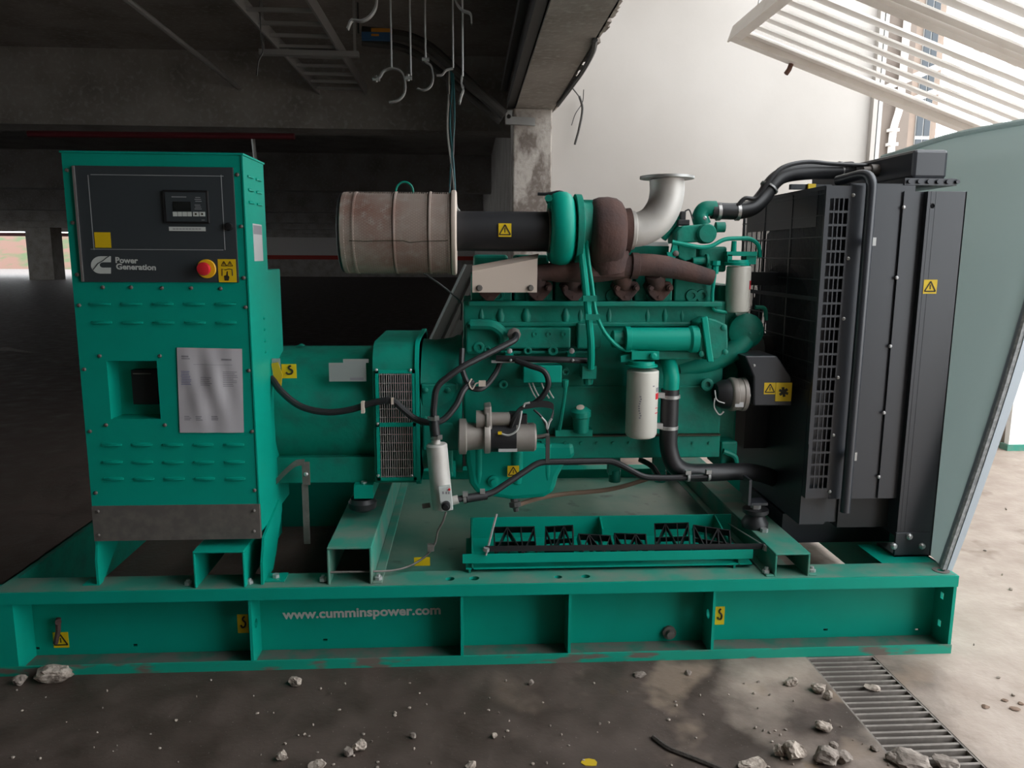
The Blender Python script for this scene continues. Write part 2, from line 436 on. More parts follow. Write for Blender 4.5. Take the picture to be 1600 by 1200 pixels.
# sliding door leaf and its post at the foot of the opening
dl = empty('sliding_door', (at(1581, 650, Y=2.95).x + .22, 2.95, 0)); tag(dl, 'white steel door leaf with green foot rail by the opening', 'door')
MB().box(-.22, 1.6, 0, .05, .03, 2.15).build('leaf', 'louver_white', dl, smooth=False)
MB().box(-.24, 1.6, -.02, .07, 0, .045).build('foot_rail', 'green_dusty', dl, smooth=False)
tag(MB().box(at(1563, 650, Y=3.05).x, at(1577, 650, Y=3.05).x, 3.05, 3.17, 0, 2.1).build('door_post', 'beige', smooth=False, bevel=.006), 'beige timber post beside the white door leaf', 'post')
tag(MB().box(3.66, at(1563, 650, Y=3.05).x + .02, 3.17, 3.20, 0.0, 2.1).build('white_board', 'louver_white', smooth=False), 'plain white board standing left of the beige post', 'board')
# carrier of the louvred gate on the open side
struct('trim_11', MB().box(4.14, 4.28, 3.12, 3.26, 0, 5.2).box(4.14, 4.28, -2.0, -1.86, 0, 5.2).box(4.14, 4.28, -1.9, 3.2, 2.02, 2.16), 'galv',
       'steel posts and rail of the open side carrying the louvred gate', 'steel frame', smooth=False)

# louvred gate panel, swung up under the roof
LA = at(1140, 62, Y=3.2); sl = math.atan2(LA.z - at(1600, 245, Y=3.2).z, at(1600, 245, Y=3.2).x - LA.x)
gate = empty('louvred_gate', (LA.x, 3.2, LA.z)); gate.rotation_euler = (0, sl, 0)
tag(gate, 'white louvred steel gate panel swung up under the bay roof', 'gate')
GL, GD, T = 2.5, 2.6, .075
MB().box(0, GL, -.09, 0, -.01, T).build('frame_rail', 'louver_white', gate, smooth=False, bevel=.004)
MB().box(0, GL, -GD, -GD + .09, -.01, T).build('frame_rail', 'louver_white', gate, smooth=False, bevel=.004)
MB().box(0, .06, -GD + .09, -.09, -.01, T).box(-.012, 0, -GD, 0, -.02, T + .02, 1).build('frame_stile', ['louver_white', 'louver_white'], gate, smooth=False)
MB().box(GL - .06, GL, -GD + .09, -.09, -.01, T).build('frame_stile', 'louver_white', gate, smooth=False)
for y in (-1.27, ):
    MB().box(.06, GL - .06, y - .04, y + .04, .0, T).build('frame_rail', 'louver_white', gate, smooth=False)
for x in (1.19, 1.42):
    MB().box(x - .018, x + .018, -GD + .09, -.09, .05, T).build('cross_bar', 'louver_white', gate, smooth=False)
sm = MB().add([(.06, -.07, .0), (GL - .06, -.07, .0), (GL - .06, .07, .030), (.06, .07, .030), (.06, -.07, .014), (GL - .06, -.07, .014), (GL - .06, .07, .044), (.06, .07, .044)],
              [(0, 1, 2, 3), (7, 6, 5, 4), (0, 4, 5, 1), (1, 5, 6, 2), (2, 6, 7, 3), (3, 7, 4, 0)])
first = None; y = -.16
while y > -GD + .12:
    if abs(y + 1.27) > .09:
        if first is None:
            first = sm.build('slat', 'louver_white', gate, smooth=False); o = first
        else:
            o = first.copy(); C.objects.link(o); o.parent = gate
        o.location = (0, y, 0)
    y -= .175
MB().tube([(.48, -.03, 0), (.48, -.03, -.05), (.47, -.03, -.085)], .018, 8).build('pivot_stub', 'rust_light', gate)
MB().cyl((.05, -.3, .07), (-.25, -.3, 2.05), .006).cyl((.05, -2.3, .07), (-.25, -2.3, 2.05), .006).build('hanger_rod', 'galv', gate)

# ---- drain grating
gr = empty('drain_grating', ((GX0 + GX1) / 2, -.3, -.03)); tag(gr, 'rusty iron floor grating over the drain by the skid', 'grating')
hw = (GX1 - GX0) / 2
for sx in (-1, 1):
    MB().box(sx * hw - .007 * (sx > 0) - .0, sx * hw + .007 * (sx < 0), -1.25, .7, -.02, .0285).build('side_bar', 'grate_iron', gr, smooth=False)
bar = None
y = -1.2
while y < .66:
    if bar is None:
        bar = MB().box(-hw + .006, hw - .006, -.006, .004, -.012, .028).build('cross_bar', 'grate_iron', gr, smooth=False); o = bar
    else:
        o = bar.copy(); C.objects.link(o); o.parent = gr
    o.location = (0, y, random.uniform(-.002, .002)); o.rotation_euler = (0, 0, random.uniform(-.006, .006))
    y += .0318

# ---- leaning translucent sheet beyond the radiator
ls = empty('leaning_sheet', (1.684, .6, .3045)); tag(ls, 'grey green translucent sheet leaning outward beyond the radiator', 'sheet')
n1, n2 = 14, 12
sh = MB(); V = []
def shp(u, v, off=0):      # u along Y, v up
    q = min(u / .12, 1); x = .034 * q * q * (3 - 2 * q) * max(0, 1 - v * 2.2) + .31 * v + .03 * math.sin(v * 3.1) * (1 - u * .4) + off; z = v * 1.64 + .02 * math.sin(u * 3) * v
    return (x + .012 * math.sin(u * 9) * v, -.52 + u * 1.25, z)
for off in (0, .008):
    for j in range(n2 + 1):
        for i in range(n1 + 1):
            V.append(shp(i / n1, j / n2, off))
K = (n1 + 1) * (n2 + 1)
fs = [(j*(n1+1)+i, j*(n1+1)+i+1, (j+1)*(n1+1)+i+1, (j+1)*(n1+1)+i) for j in range(n2) for i in range(n1)]
sh.add(V, fs + [tuple(q + K for q in f)[::-1] for f in fs])
sh.build('panel', 'sheet', ls, ang=60)
rim = MB(); rw = MB()
P0, P1 = [], []
for j in range(n2 + 1):
    a = Vector(shp(0, j / n2)); P0.append(a)
R1 = [[p + Vector((-.002, -.035, 0)), p + Vector((.022 + .03 * k / n2, -.030, -.01 * (k > 0))), p + Vector((.022 + .03 * k / n2, .02, -.01 * (k > 0))), p + Vector((-.002, .02, 0))] for k, p in enumerate(P0)]
rim.rings(R1); rim.build('edge_rim', 'sheet_rim', ls)
rw.tube([p + Vector((-.006, -.02, 0)) for p in P0], .012, 6); rw.build('weld_seam', 'sheet_weld', ls)
tr = MB(); tr.tube([Vector(shp(i / n1, 1)) + Vector((-.005, 0, 0)) for i in range(n1 + 1)], .012, 6); tr.build('top_hem', 'sheet', ls)

# ---- corrugated sheet leaning behind the machine
ca = at(664, 432, Y=1.75); cb = at(600, 570, Y=1.75)
cs = empty('corrugated_sheet', (cb.x + .15, 1.75, 0)); tag(cs, 'dark corrugated metal sheet leaning behind the fan housing', 'metal sheet')
tilt = math.atan2(ca.x - cb.x, ca.z - cb.z)
cm = MB(); V = []; k = 0
prof = []
x = 0
while x < 1.2:
    prof += [(x, 0), (x + .05, 0), (x + .065, .04), (x + .085, .04)]; x += .1
for off in (0, .004):
    for s_ in (0.0, 1.55):
        for (a, d) in prof:
            V.append((a + s_ * math.sin(tilt) - .35, -d + off + s_ * .06, s_ * math.cos(tilt)))
n = len(prof)
fs = [(i, i + 1, n + i + 1, n + i) for i in range(n - 1)]
cm.add(V, fs + [tuple(q + 2 * n for q in f)[::-1] for f in fs])
cm.build('ribbed_panel', 'corrugated', cs, smooth=False)
MB().tube([(-.36, -.0, 0), (-.36 + 1.55 * math.sin(tilt), .09, 1.55 * math.cos(tilt))], .008, 6).build('bare_edge', 'galv', cs)

# ---- services under the hall ceiling
lad = empty('cable_ladder', (-1.33, 4.0, 3.1)); tag(lad, 'grey cable ladder running under the ceiling beside the hangers', 'cable ladder')
for x in (-.25, .22):
    MB().box(x - .008, x + .008, -3.2, 1.7, -.05, .05).build('side_rail', 'galv', lad, smooth=False)
r0 = None
for k in range(16):
    if r0 is None: r0 = MB().box(-.245, .215, -.015, .015, -.012, .012).build('rung', 'galv', lad, smooth=False); o = r0
    else: o = r0.copy(); C.objects.link(o); o.parent = lad
    o.location = (0, -3.1 + k * .31, -.02)
MB().box(-.4, .38, -.03, .03, -.09, -.05).box(-.38, -.36, -.01, .01, -.05, .35).box(.34, .36, -.01, .01, -.05, .35).build('support_bracket', 'galv', lad, smooth=False)
c0 = at(205, 0, Z=3.1); c1 = at(388, 148, Z=3.1)
cp = MB(); cp.tube(fillet([(c0.x, c0.y - 1.5, 3.1), (c1.x, c1.y, 3.1), (c1.x + .03, c1.y + .1, 2.2)], .2), .022, 8); cp.cyl((c0.x, c0.y - .3, 3.1), (c0.x, c0.y - .3, 3.449), .006)
tag(cp.build('conduit_pipe', 'galv'), 'thin grey conduit running under the ceiling and bending down', 'pipe')
p2 = MB(); p2.tube(fillet(ppath([(566, 50, 4.1), (655, 58, 4.1), (788, 180, 4.15)]), .3), .045, 10)
p2.tube(fillet(ppath([(566, 66, 4.2), (640, 74, 4.2), (782, 190, 4.25)]), .3), .03, 10)
p2.cyl(at(560, 52, Y=4.1), Vector((at(560, 52, Y=4.1).x, 4.1, 3.449)), .008)
tag(p2.build('pipe_run', 'dark_pipe'), 'pair of dark pipes slanting down to the peeling column', 'pipes')
bb = MB().pbox(565, 50, 612, 62, 4.02, 4.06, 0).pbox(580, 44, 612, 50, 4.02, 4.06, 1).pbox(580, 53, 592, 56, 4.015, 4.03, 1)
tag(bb.build('pipe_marker', ['blue_box', 'orange'], smooth=False), 'blue and orange marker label on the dark pipes', 'label')
rp = MB(); rp.tube([at(44, 209, Y=5.6), at(460, 213, Y=5.6)], .03, 8)
tag(rp.build('sprinkler_pipe', 'red_pipe'), 'dull red sprinkler pipe below the pale cross beam', 'pipe')
# steel channel along the beam
tag(MB().box(.262, .332, -6, 4.45, 2.72, 2.80).box(.322, .330, -6, 4.45, 2.72, 3.2).box(.21, .262, -6, 4.45, 2.86, 2.92).build('steel_channel', 'dark_pipe', smooth=False), 'dark steel channel bolted along the concrete beam', 'channel')
tag(holed(MB(), 'y', 4.25, 4.29, at(790, 183, Y=4.25).x, at(800.5, 183, Y=4.25).x, at(795, 194, Y=4.25).z, at(795, 172, Y=4.25).z, [(at(795, 182, Y=4.25).x, at(795, 182, Y=4.25).z, .02, .02, 1)]).pprism([(800, 182), (836, 184), (836, 196), (800, 194)], 4.27, 4.31).build('corner_bracket', 'galv', smooth=False), 'drilled steel bracket at the head of the peeling column', 'bracket')

# hanging pipe clamps
def strap(pix, Y, w, th=.004):
    """flat strap bent along a pixel path, width along Y"""
    P = spline(ppath([(x, y, Y) for x, y in pix]), 5)
    mb = MB(); R = []
    for i, p in enumerate(P):
        t = (P[min(i+1, len(P)-1)] - P[max(i-1, 0)]).normalized(); n_ = Vector((-t.z, 0, t.x)) * th
        R.append([p - n_ + Vector((0, -w/2, 0)), p + n_ + Vector((0, -w/2, 0)), p + n_ + Vector((0, w/2, 0)), p - n_ + Vector((0, w/2, 0))])
    mb.rings(R); return mb
def clamp(label, pix, Y, w, rods, bolts=(), mt='galv'):
    base = at(*pix[0], Y=Y)
    e = empty('pipe_clamp', base); tag(e, label, 'pipe clamp')
    def loc(mb):
        mb.v = [(a - base.x, b - base.y, c - base.z) for a, b, c in mb.v]; return mb
    loc(strap(pix, Y, w)).build('strap', mt, e)
    for x, y in rods:
        p = at(x, y, Y=Y); loc(MB().cyl(p, (p.x, p.y, 3.449), .005, n=8)).build('threaded_rod', 'galv', e)
    for x, y in bolts:
        p = at(x, y, Y=Y); loc(MB().cyl(p + Vector((-.02, 0, 0)), p + Vector((.02, 0, 0)), .011, n=6).cyl(p + Vector((0, 0, -.015)), p + Vector((0, 0, .02)), .008, n=6)).build('bolt', 'galv', e)
clamp('wide open half clamp hanging above the cable ladder end', [(543, 46), (550, 32), (565, 33), (578, 26), (587, 12), (589, -6)], 1.6, .04, [(589, -4)])
clamp('small bent clamp strap hanging by itself near the beam', [(737, 38), (735, 22), (722, 16), (713, 4), (711, -10)], 1.7, .035, [(711, -9)])
clamp('round pipe clamp with two bolts on twin rods', [(588, 122), (594, 120), (600, 111), (613, 107), (627, 112), (633, 126), (632, 146), (622, 157), (608, 160)], 1.9, .035, [(612, 106), (642, 118)], [(588, 124), (638, 122)])
clamp('thin hook shaped clamp half beside the round clamp', [(652, 138), (663, 141), (673, 135), (677, 122), (674, 104), (665, 97)], 2.0, .03, [(665, 97)], [(665, 93)])
clamp('short curved clamp half above the white cables', [(682, 118), (691, 117), (697, 110), (708, 107)], 2.0, .03, [(708, 106)])
clamp('pale flat clamp half with a hole at each end', [(722, 120), (721, 131), (724, 140), (721, 150), (718, 162)], 1.75, .075, [(723, 119)])

# hanging cables
wires = [('teal_wire', [(704, 60), (706, 140), (703, 190), (706, 230), (709, 262), (711, 300)]), ('white_wire', [(702, 60), (701, 150), (699, 200), (703, 240), (707, 270), (713, 320), (718, 330)]),
         ('teal_wire', [(707, 60), (709, 140), (710, 190), (706, 240), (703, 290), (702, 302)]), ('wire_grey', [(699, 60), (700, 140), (707, 180), (708, 240), (702, 300)])]
hc = empty('hanging_cables', at(706, 106, Y=4.1)); tag(hc, 'loose teal and white cables hanging down behind the air filter', 'cables')
for mt, pix in wires:
    q = MB(); pts = ppath([(x, max(y, 106), 4.1) for x, y in pix])
    q.tube([p - hc.location for p in spline(pts, 5)], .0085, 6); q.build('cable', mt, hc)
wi = MB(); wi.tube(spline(ppath([(905, 150, 4.4), (910, 170, 4.4), (905, 200, 4.4), (898, 226, 4.4)]), 5), .010, 6).tube(spline(ppath([(912, 140, 4.42), (910, 160, 4.42), (899, 178, 4.42), (893, 196, 4.42)]), 5), .004, 5)
wi.tube(spline([at(930, 62, Z=2.69), at(926, 82, Z=2.69), at(910, 112, Z=2.69), at(893, 136, Z=2.69), at(872, 164, Z=2.69)], 5), .016, 6)
wi.tube(spline([at(893, 136, Z=2.69), at(904, 150, Y=4.35), at(905, 152, Y=4.4)], 4), .006, 5)
tag(wi.build('torn_wires', 'dark_pipe'), 'torn wires dangling from the beam end against the white wall', 'wires')
hw_ = MB(); hw_.tube(spline(ppath([(408, 62, 3.2), (411, 80, 3.2), (404, 95, 3.2), (401, 118, 3.2)]), 5), .006, 5); hw_.cyl(at(408, 62, Y=3.2), Vector((at(408, 62, Y=3.2).x, 3.2, 3.449)), .004)
tag(hw_.build('dangling_wire', 'wire_grey'), 'short wire end dangling left of the cable ladder', 'wire')
# ================================================================ the generator set
gen = empty('generator_set', (0, 0, 0))
tag(gen, 'green diesel generator set on a steel skid with control cabinet and black radiator', 'generator')

def ybox_tri(mb, px, py, w, Y, mi):
    """warning triangle outline with a bar on a sticker, centred on a pixel"""
    s = mpp(Y) * w; c = at(px, py, Y=Y); t = s * .11
    A = [(-.5, -.4), (.5, -.4), (0, .47)]
    for i in range(3):
        a = Vector(A[i]) * s; b = Vector(A[(i + 1) % 3]) * s; d = (b - a).normalized(); n = Vector((-d.y, d.x)) * t / 2
        mb.prism([(c.x + q.x, c.z + q.y) for q in (a - n, b - n, b + n, a + n)], 'y', Y - .0012, Y - .0004, mi)
    mb.prism([(c.x - t*.4, c.z - .22*s), (c.x + t*.4, c.z - .22*s), (c.x + t*.4, c.z + .18*s), (c.x - t*.4, c.z + .18*s)], 'y', Y - .0012, Y - .0004, mi)

def sticker(name, x0, y0, x1, y1, Y, parent, kind='tri', mt='yellow', label=None):
    mb = MB().pbox(x0, y0, x1, y1, Y - .001, Y + .002)
    cx, cy = (x0 + x1) / 2, (y0 + y1) / 2; Yf = Y - .001
    if kind == 'tri': ybox_tri(mb, cx, cy, (x1 - x0) * .85, Yf, 1)
    elif kind == 'hook':
        s = mpp(Y)
        P = [at(cx + a * (x1 - x0), cy + b * (y1 - y0), Y=Yf - .001) for a, b in ((.15, -.38), (.0, -.3), (.0, -.18), (.22, -.05), (.18, .15), (-.05, .2), (-.2, .08))]
        mb.tube(spline(P, 4), s * 1.5, 5, 1)
    elif kind == 'hand':
        s = mpp(Y); ax = x1 - x0; ay = y1 - y0
        for q in (-.18, .16): ybox_tri(mb, cx + q * ax, y0 + ay * .2, ax * .28, Yf, 1)
        mb.tube(ppath([(cx - .28*ax, y0 + .72*ay, Yf), (cx - .28*ax, y0 + .42*ay, Yf), (cx - .1*ax, y0 + .46*ay, Yf), (cx + .1*ax, y0 + .42*ay, Yf), (cx + .28*ax, y0 + .44*ay, Yf), (cx + .3*ax, y0 + .72*ay, Yf)]), s * .8, 4, 1)
        mb.pprism([(cx - .14*ax, y0 + .93*ay), (cx - .18*ax, y0 + .72*ay), (cx - .06*ax, y0 + .7*ay), (cx - .02*ax, y0 + .52*ay), (cx + .04*ax, y0 + .52*ay), (cx + .04*ax, y0 + .7*ay), (cx + .12*ax, y0 + .76*ay), (cx + .08*ax, y0 + .93*ay)], Yf - .001, Yf, 1)
    elif kind == 'gear':
        for a in range(3):
            q = a * 1.05 + .4; w = (x1 - x0) * .3
            mb.pprism([(cx + w * math.cos(q) - 2 * math.sin(q), cy + w * math.sin(q) + 2 * math.cos(q)), (cx + w * math.cos(q) + 2 * math.sin(q), cy + w * math.sin(q) - 2 * math.cos(q)),
                       (cx - w * math.cos(q) + 2 * math.sin(q), cy - w * math.sin(q) - 2 * math.cos(q)), (cx - w * math.cos(q) - 2 * math.sin(q), cy - w * math.sin(q) + 2 * math.cos(q))], Yf - .0014 - a * .0003, Yf, 1)
    o = mb.build(name, [mt, 'ink'], parent, smooth=False)
    o['label'] = label or {'tri': 'yellow warning triangle sticker', 'hook': 'yellow lifting hook sticker', 'hand': 'yellow sticker with a hand symbol', 'gear': 'yellow sticker with a black fan symbol', 'plain': 'plain faded yellow sticker'}[kind]
    return o

def text(name, body, px, py, h, width, Y, parent, mt, rot=0.0, bold=.02):
    """lettering standing on plane Y: left-bottom at a pixel, x-height/width given in pixels"""
    cu = bpy.data.curves.new(name, 'FONT'); cu.body = body; cu.size = 1.0; cu.offset = bold; cu.resolution_u = 3; cu.extrude = .01
    to = bpy.data.objects.new(name, cu); C.objects.link(to)
    bpy.context.view_layer.update()
    me = bpy.data.meshes.new_from_object(to)
    bpy.data.objects.remove(to)
    xs = [v.co.x for v in me.vertices]; ys = [v.co.y for v in me.vertices]
    s = mpp(Y, px, py); sx = width * s / (max(xs) - min(xs)); sy = h * s / (max(ys) - min(ys))
    p = at(px, py, Y=Y); x0, y0 = min(xs), min(ys)
    cr, sr = math.cos(rot), math.sin(rot)
    for v in me.vertices:
        a = (v.co.x - x0) * sx; b = (v.co.y - y0) * sy; c = v.co.z * .05
        v.co = (p.x + a * cr - b * sr, Y - .001 - max(c, 0), p.z + a * sr + b * cr)
    me.materials.clear(); me.materials.append(M[mt])
    return link(name, me, parent)

def screws(name, pix, Y, r, parent, mt='bolt', n=8, d=.007):
    first = None
    for x, y in pix:
        p = at(x, y, Y=Y)
        if first is None:
            first = MB().lathe((0, .001, 0), (0, -1, 0), [(0, r), (d * .6, r * .95), (d, r * .5)], n).build(name, mt, parent); o = first
        else:
            o = first.copy(); C.objects.link(o); o.parent = parent
        o.location = p
    return first

# ---------------------------------------------------------------- skid
HS = .3045
SX0, SX1, SW = -1.72, 1.70, 1.55
rail = MB()
tops = []
for px, py, r in ((703, 905, .018), (741, 904, .02), (872, 902, .016), (915, 901, .018), (1470, 892, .014)):
    p = at(px, py, Z=HS); tops.append((p.x, min(max(p.y, .03), .095), r, r, 1))
slots = []
for px, py in ((58, 1013), (211, 1008), (508, 1000), (1290, 984), (1433, 984)):
    p = at(px, py, Y=.113); slots.append((p.x, max(p.z, .02), .0085, .0045, 0))
holed(rail, 'z', HS - .010, HS, SX0, SX1, 0, .125, tops)
holed(rail, 'y', .113, .121, SX0, SX1, .01, HS - .010, slots)
rail.box(SX0, SX1, 0, .008, HS - .042, HS - .010)
rail.box(SX0, SX1, .008, .121, .008, .012, 1).box(SX0, SX1, 0, .008, 0, .034, 1)
skid = rail.build('skid_rail', ['green', 'green_worn'], gen, smooth=False)
skid['label'] = 'long green C-section skid rail with worn lower lip'
# worn dirty shelf of the lower flange
MB().box(SX0 + .01, SX1 - .01, .010, .112, .012, .016).build('dirt_film', 'dirt_green', skid, smooth=False)
holed(MB(), 'z', HS, HS + .0015, SX0 + .01, SX1 - .01, .006, .124, tops).build('dust_film', 'green_dusty', skid, smooth=False)
def stiff(x, holes=()):
    mb = holed(MB(), 'x', x - .005, x + .005, .006, .114, .012, HS - .042, holes).box(x - .005, x + .005, .008, .114, HS - .042, HS - .010)
    o = mb.build('stiffener', 'green', skid, smooth=False)
    return o
for px in (392, 722, 890, 1114):
    stiff(at(px, 975, Y=.01).x, [(.055, .15, .019, .019, 1)] if px in (392, 1114) else [])
MB().box(SX0, SX0 + .075, .004, .114, .012, HS - .012).build('end_plate', 'green', skid, smooth=False)
e = MB()   # right end plate with two through holes (built as strips around them)
zs = [.012, .075, .10, .185, .21, HS - .012]
for i in range(5):
    if i in (1, 3): e.box(SX1 - .012, SX1, .006, .058, zs[i], zs[i+1]).box(SX1 - .012, SX1, .076, .114, zs[i], zs[i+1])
    else: e.box(SX1 - .012, SX1, .006, .114, zs[i], zs[i+1])
e.build('end_plate', 'green', skid, smooth=False)
sticker('sticker', 83, 988, 107, 1012, .1125, skid, 'tri')
sticker('sticker', 371, 960, 388, 989, .1125, skid, 'hook', 'yellow')
sticker('sticker', 1117, 948, 1132, 976, .1125, skid, 'hook')
text('lettering', 'www.cumminspower.com', 442, 972, 20, 250, .1125, skid, 'white_print', rot=.012, bold=.03)['label'] = 'white web address lettering'
hk = MB(); hk.tube(ppath([(91, 966, .09), (91, 985, .09), (87, 1005, .09)]), .009, 6); hk.cyl(at(91, 972, Y=.07), at(91, 972, Y=.114), .010)
hk.build('rusty_stub', 'rust', skid)
pl = MB(); p = at(1045, 987, Y=.113); pl.lathe(p, (0, -1, 0), [(0, .026), (.012, .026), (.013, .016), (.03, .014)], 12); pl.build('drain_plug', 'dull_steel', skid)
MB().lathe((tops[-1][0], tops[-1][1], HS + .001), (0, 0, 1), [(0, .0135), (0, .03), (.003, .03), (.003, .0135), (0, .0135)], 18, cap=False).build('washer', 'dull_steel', skid)

rr = MB()
rr.box(SX0, SX1, SW - .085, SW, HS - .010, HS).box(SX0, SX1, SW - .078, SW - .068, .01, HS - .010).box(SX0, SX1, SW - .078, SW, .0, .012)
rr.build('skid_rail', 'green', gen, smooth=False)
MB().box(SX0, SX0 + .01, .121, SW - .07, .02, HS).box(SX0, SX0 + .03, .078, SW - .07, HS - .01, HS).build('skid_end_beam', 'green_cast', gen, smooth=False)
MB().box(SX1 - .01, SX1, .078, SW - .07, .02, HS).box(SX1 - .22, SX1, .126, .32, HS - .01, HS).build('skid_end_beam', 'green', gen, smooth=False)
dk = MB().box(at(582, 890, Y=.1).x, 1.16, .122, SW - .08, .245, .255)
dk.build('deck_plate', 'deck', gen, smooth=False)
sticker('sticker', 647, 871, 672, 884, .20, gen, 'plain', 'yellow')

def hat(x0, y0, x1, y1, Y0, Y1, flange_l, flange_r, mt):
    """inverted U cross member with feet, its open end facing the front"""
    a = at(x0, y0, Y=Y0); b = at(x1, y0, Y=Y0); z1 = a.z; z0 = HS; t = .008
    xl, xr = a.x, b.x
    mb = MB().box(xl, xr, Y0, Y1, z1 - t, z1).box(xl, xl + t, Y0, Y1, z0, z1 - t).box(xr - t, xr, Y0, Y1, z0, z1 - t)
    if flange_l: mb.box(xl - flange_l, xl, Y0, Y1, z0, z0 + t)
    if flange_r: mb.box(xr, xr + flange_r, Y0, Y1, z0, z0 + t)
    return mb.build('cross_member', mt, gen, smooth=False, bevel=.003), xl, xr, z1
cm1, c1l, c1r, c1z = hat(510, 856, 580, 0, .02, SW - .03, .0, .035, 'green_dusty')
cm2, c2l, c2r, c2z = hat(1212, 865, 1267, 0, .02, SW - .03, .03, .03, 'green_dusty')
cm3, c3l, c3r, c3z = hat(300, 862, 381, 0, .012, .55, .0, .0, 'green')
# bright painted front edges and bolts
for (xl, xr) in ((c1l, c1r), (c2l, c2r)):
    for x in (xl - .02, xr + .02):
        o = MB().lathe((x, .045, HS + .006), (0, 0, 1), [(0, .014), (.012, .014), (.014, .007), (.022, .007)], 6).build('foot_bolt', 'bolt', cm1 if xl < 0 else cm2)
for px in (291, 388):
    MB().lathe((at(px, 905, Y=.03).x, .045, HS), (0, 0, 1), [(0, .013), (.012, .013), (.014, .007), (.02, .007)], 6).build('foot_bolt', 'bolt', cm3)

# ---------------------------------------------------------------- control cabinet
CX0, CX1, CY, CZ0, CZ1, CD = -1.3802, -.8144, .06, .4655, 1.7631, .26
def cz(y): return at(265, y, Y=CY).z
hx0, hx1 = at(170, 610, Y=CY).x, at(248, 610, Y=CY).x
hz0, hz1 = at(210, 655, Y=CY).z, at(210, 564, Y=CY).z
zsk = cz(789)
cb_ = MB()
cb_.box(CX0, CX1, CY + .085, CY + CD, CZ0 + .02, CZ1)
cb_.box(CX0, hx0, CY, CY + .085, zsk, CZ1).box(hx1, CX1, CY, CY + .085, zsk, CZ1).box(hx0, hx1, CY, CY + .085, hz1, CZ1).box(hx0, hx1, CY, CY + .085, zsk, hz0)
cb_.box(CX0, CX1, CY + .01, CY + .085, CZ0 + .02, zsk)
cab = cb_.build('control_cabinet', 'green', gen, smooth=False)
cab['label'] = 'tall green control cabinet with dark grey door'
MB().box(CX0 - .004, CX1 + .004, CY - .004, CY + CD + .004, CZ1, CZ1 + .006).build('lid', 'green', cab, smooth=False)
MB().box(CX1 - .003, CX1 + .002, CY - .003, CY + .004, zsk, CZ1).build('corner_edge', 'green', cab, smooth=False)
MB().box(CX0 + .01, CX1 - .004, CY + CD, .52, .48, at(430, 420, Y=.5).z).build('rear_housing', 'green', cab, smooth=False, bevel=.004)
MB().box(CX0, CX1, CY - .004, CY + .012, CZ0, zsk).build('skirt_plate', 'skirt_steel', cab, smooth=False)
screws('skirt_bolt', [(153, 799), (154, 836), (397, 798), (397, 830)], CY - .004, .006, cab, 'dull_steel')
def rect(mb, x0, y0, x1, y1, Y, th, mi=0): return mb.pbox(x0, y0, x1, y1, Y - th, Y + .001, mi)
# door
D = (122, 260, 368.5, 441)
rect(MB(), *D, CY, .006).build('door', 'door_grey', cab, smooth=False, bevel=.0015)
dY = CY - .006
rect(MB(), 119.5, 259, 123, 440, CY, .010).build('hinge', 'steel', cab, smooth=False)
fr = MB()
for a in ((141.5, 273.5, 349, 274.5), (141.5, 389.5, 349, 390.5), (141.5, 273.5, 142.6, 390.5), (347.9, 273.5, 349, 390.5)): rect(fr, *a, dY, .0006)
fr.build('printed_frame', 'line_grey', cab, smooth=False)
rect(MB(), 255, 297, 326, 349, dY, .009).build('display_bezel', 'black_plastic', cab, smooth=False, bevel=.003)
bY = dY - .009
rect(MB(), 259, 300.5, 322, 346, bY, .001).build('display_face', 'door_grey', cab, smooth=False)
rect(MB(), 270, 315, 298, 330, bY - .001, .001).build('screen', 'screen', cab, smooth=False)
tl = MB()
rect(tl, 268, 307, 291, 308.3, bY - .001, .0005)
for k, y in enumerate((308, 311, 314, 320, 323, 326)): rect(tl, 305 - (k % 2), y, 313 + (k % 3), y + 1, bY - .001, .0005)
rect(tl, 315, 343.5, 320, 344.3, bY - .001, .0005)
tl.build('display_print', 'line_grey', cab, smooth=False)
bt = None
for x0, x1 in ((270, 276.5), (277.7, 284), (285.2, 291.5), (292.7, 299), (301.5, 310), (311.5, 320)):
    mb = rect(MB(), x0, 331, x1, 338, bY - .001, .003)
    cx = (x0 + x1) / 2
    if x1 - x0 > 8: rect(mb, cx - 1.5, 333, cx + 1.5, 336, bY - .004, .0006, 1)
    mb.build('push_button', ['white_print', 'ink'], cab, smooth=False)
lt = rect(MB(), 264, 354.5, 321, 361, dY, .0015)
for k in range(9): rect(lt, 270 + k * 5, 357, 274 + k * 5, 358.6, dY - .0015, .0004, 1)
lt.build('label_strip', ['white_print', 'print_grey'], cab, smooth=False)
MB().lathe(at(358, 354, Y=dY), (0, -1, 0), [(0, .013), (.006, .013), (.012, .011), (.013, .006)], 16).build('door_lock', 'black_plastic', cab)
sticker('sticker', 148, 363, 173, 387, dY, cab, 'plain', 'yellow')
sticker('sticker', 341, 405, 369, 441, dY, cab, 'hand', 'yellow')
eY = dY
MB().lathe(at(323, 420, Y=eY), (0, -1, 0), [(0, .031), (.004, .031), (.006, .029)], 24).build('stop_plate', 'estop_yellow', cab)
MB().lathe(at(323, 420, Y=eY - .004), (0, -1, 0), [(0, .014), (.022, .014), (.024, .021), (.032, .022), (.038, .019), (.04, .008)], 20).build('stop_button', 'red', cab)
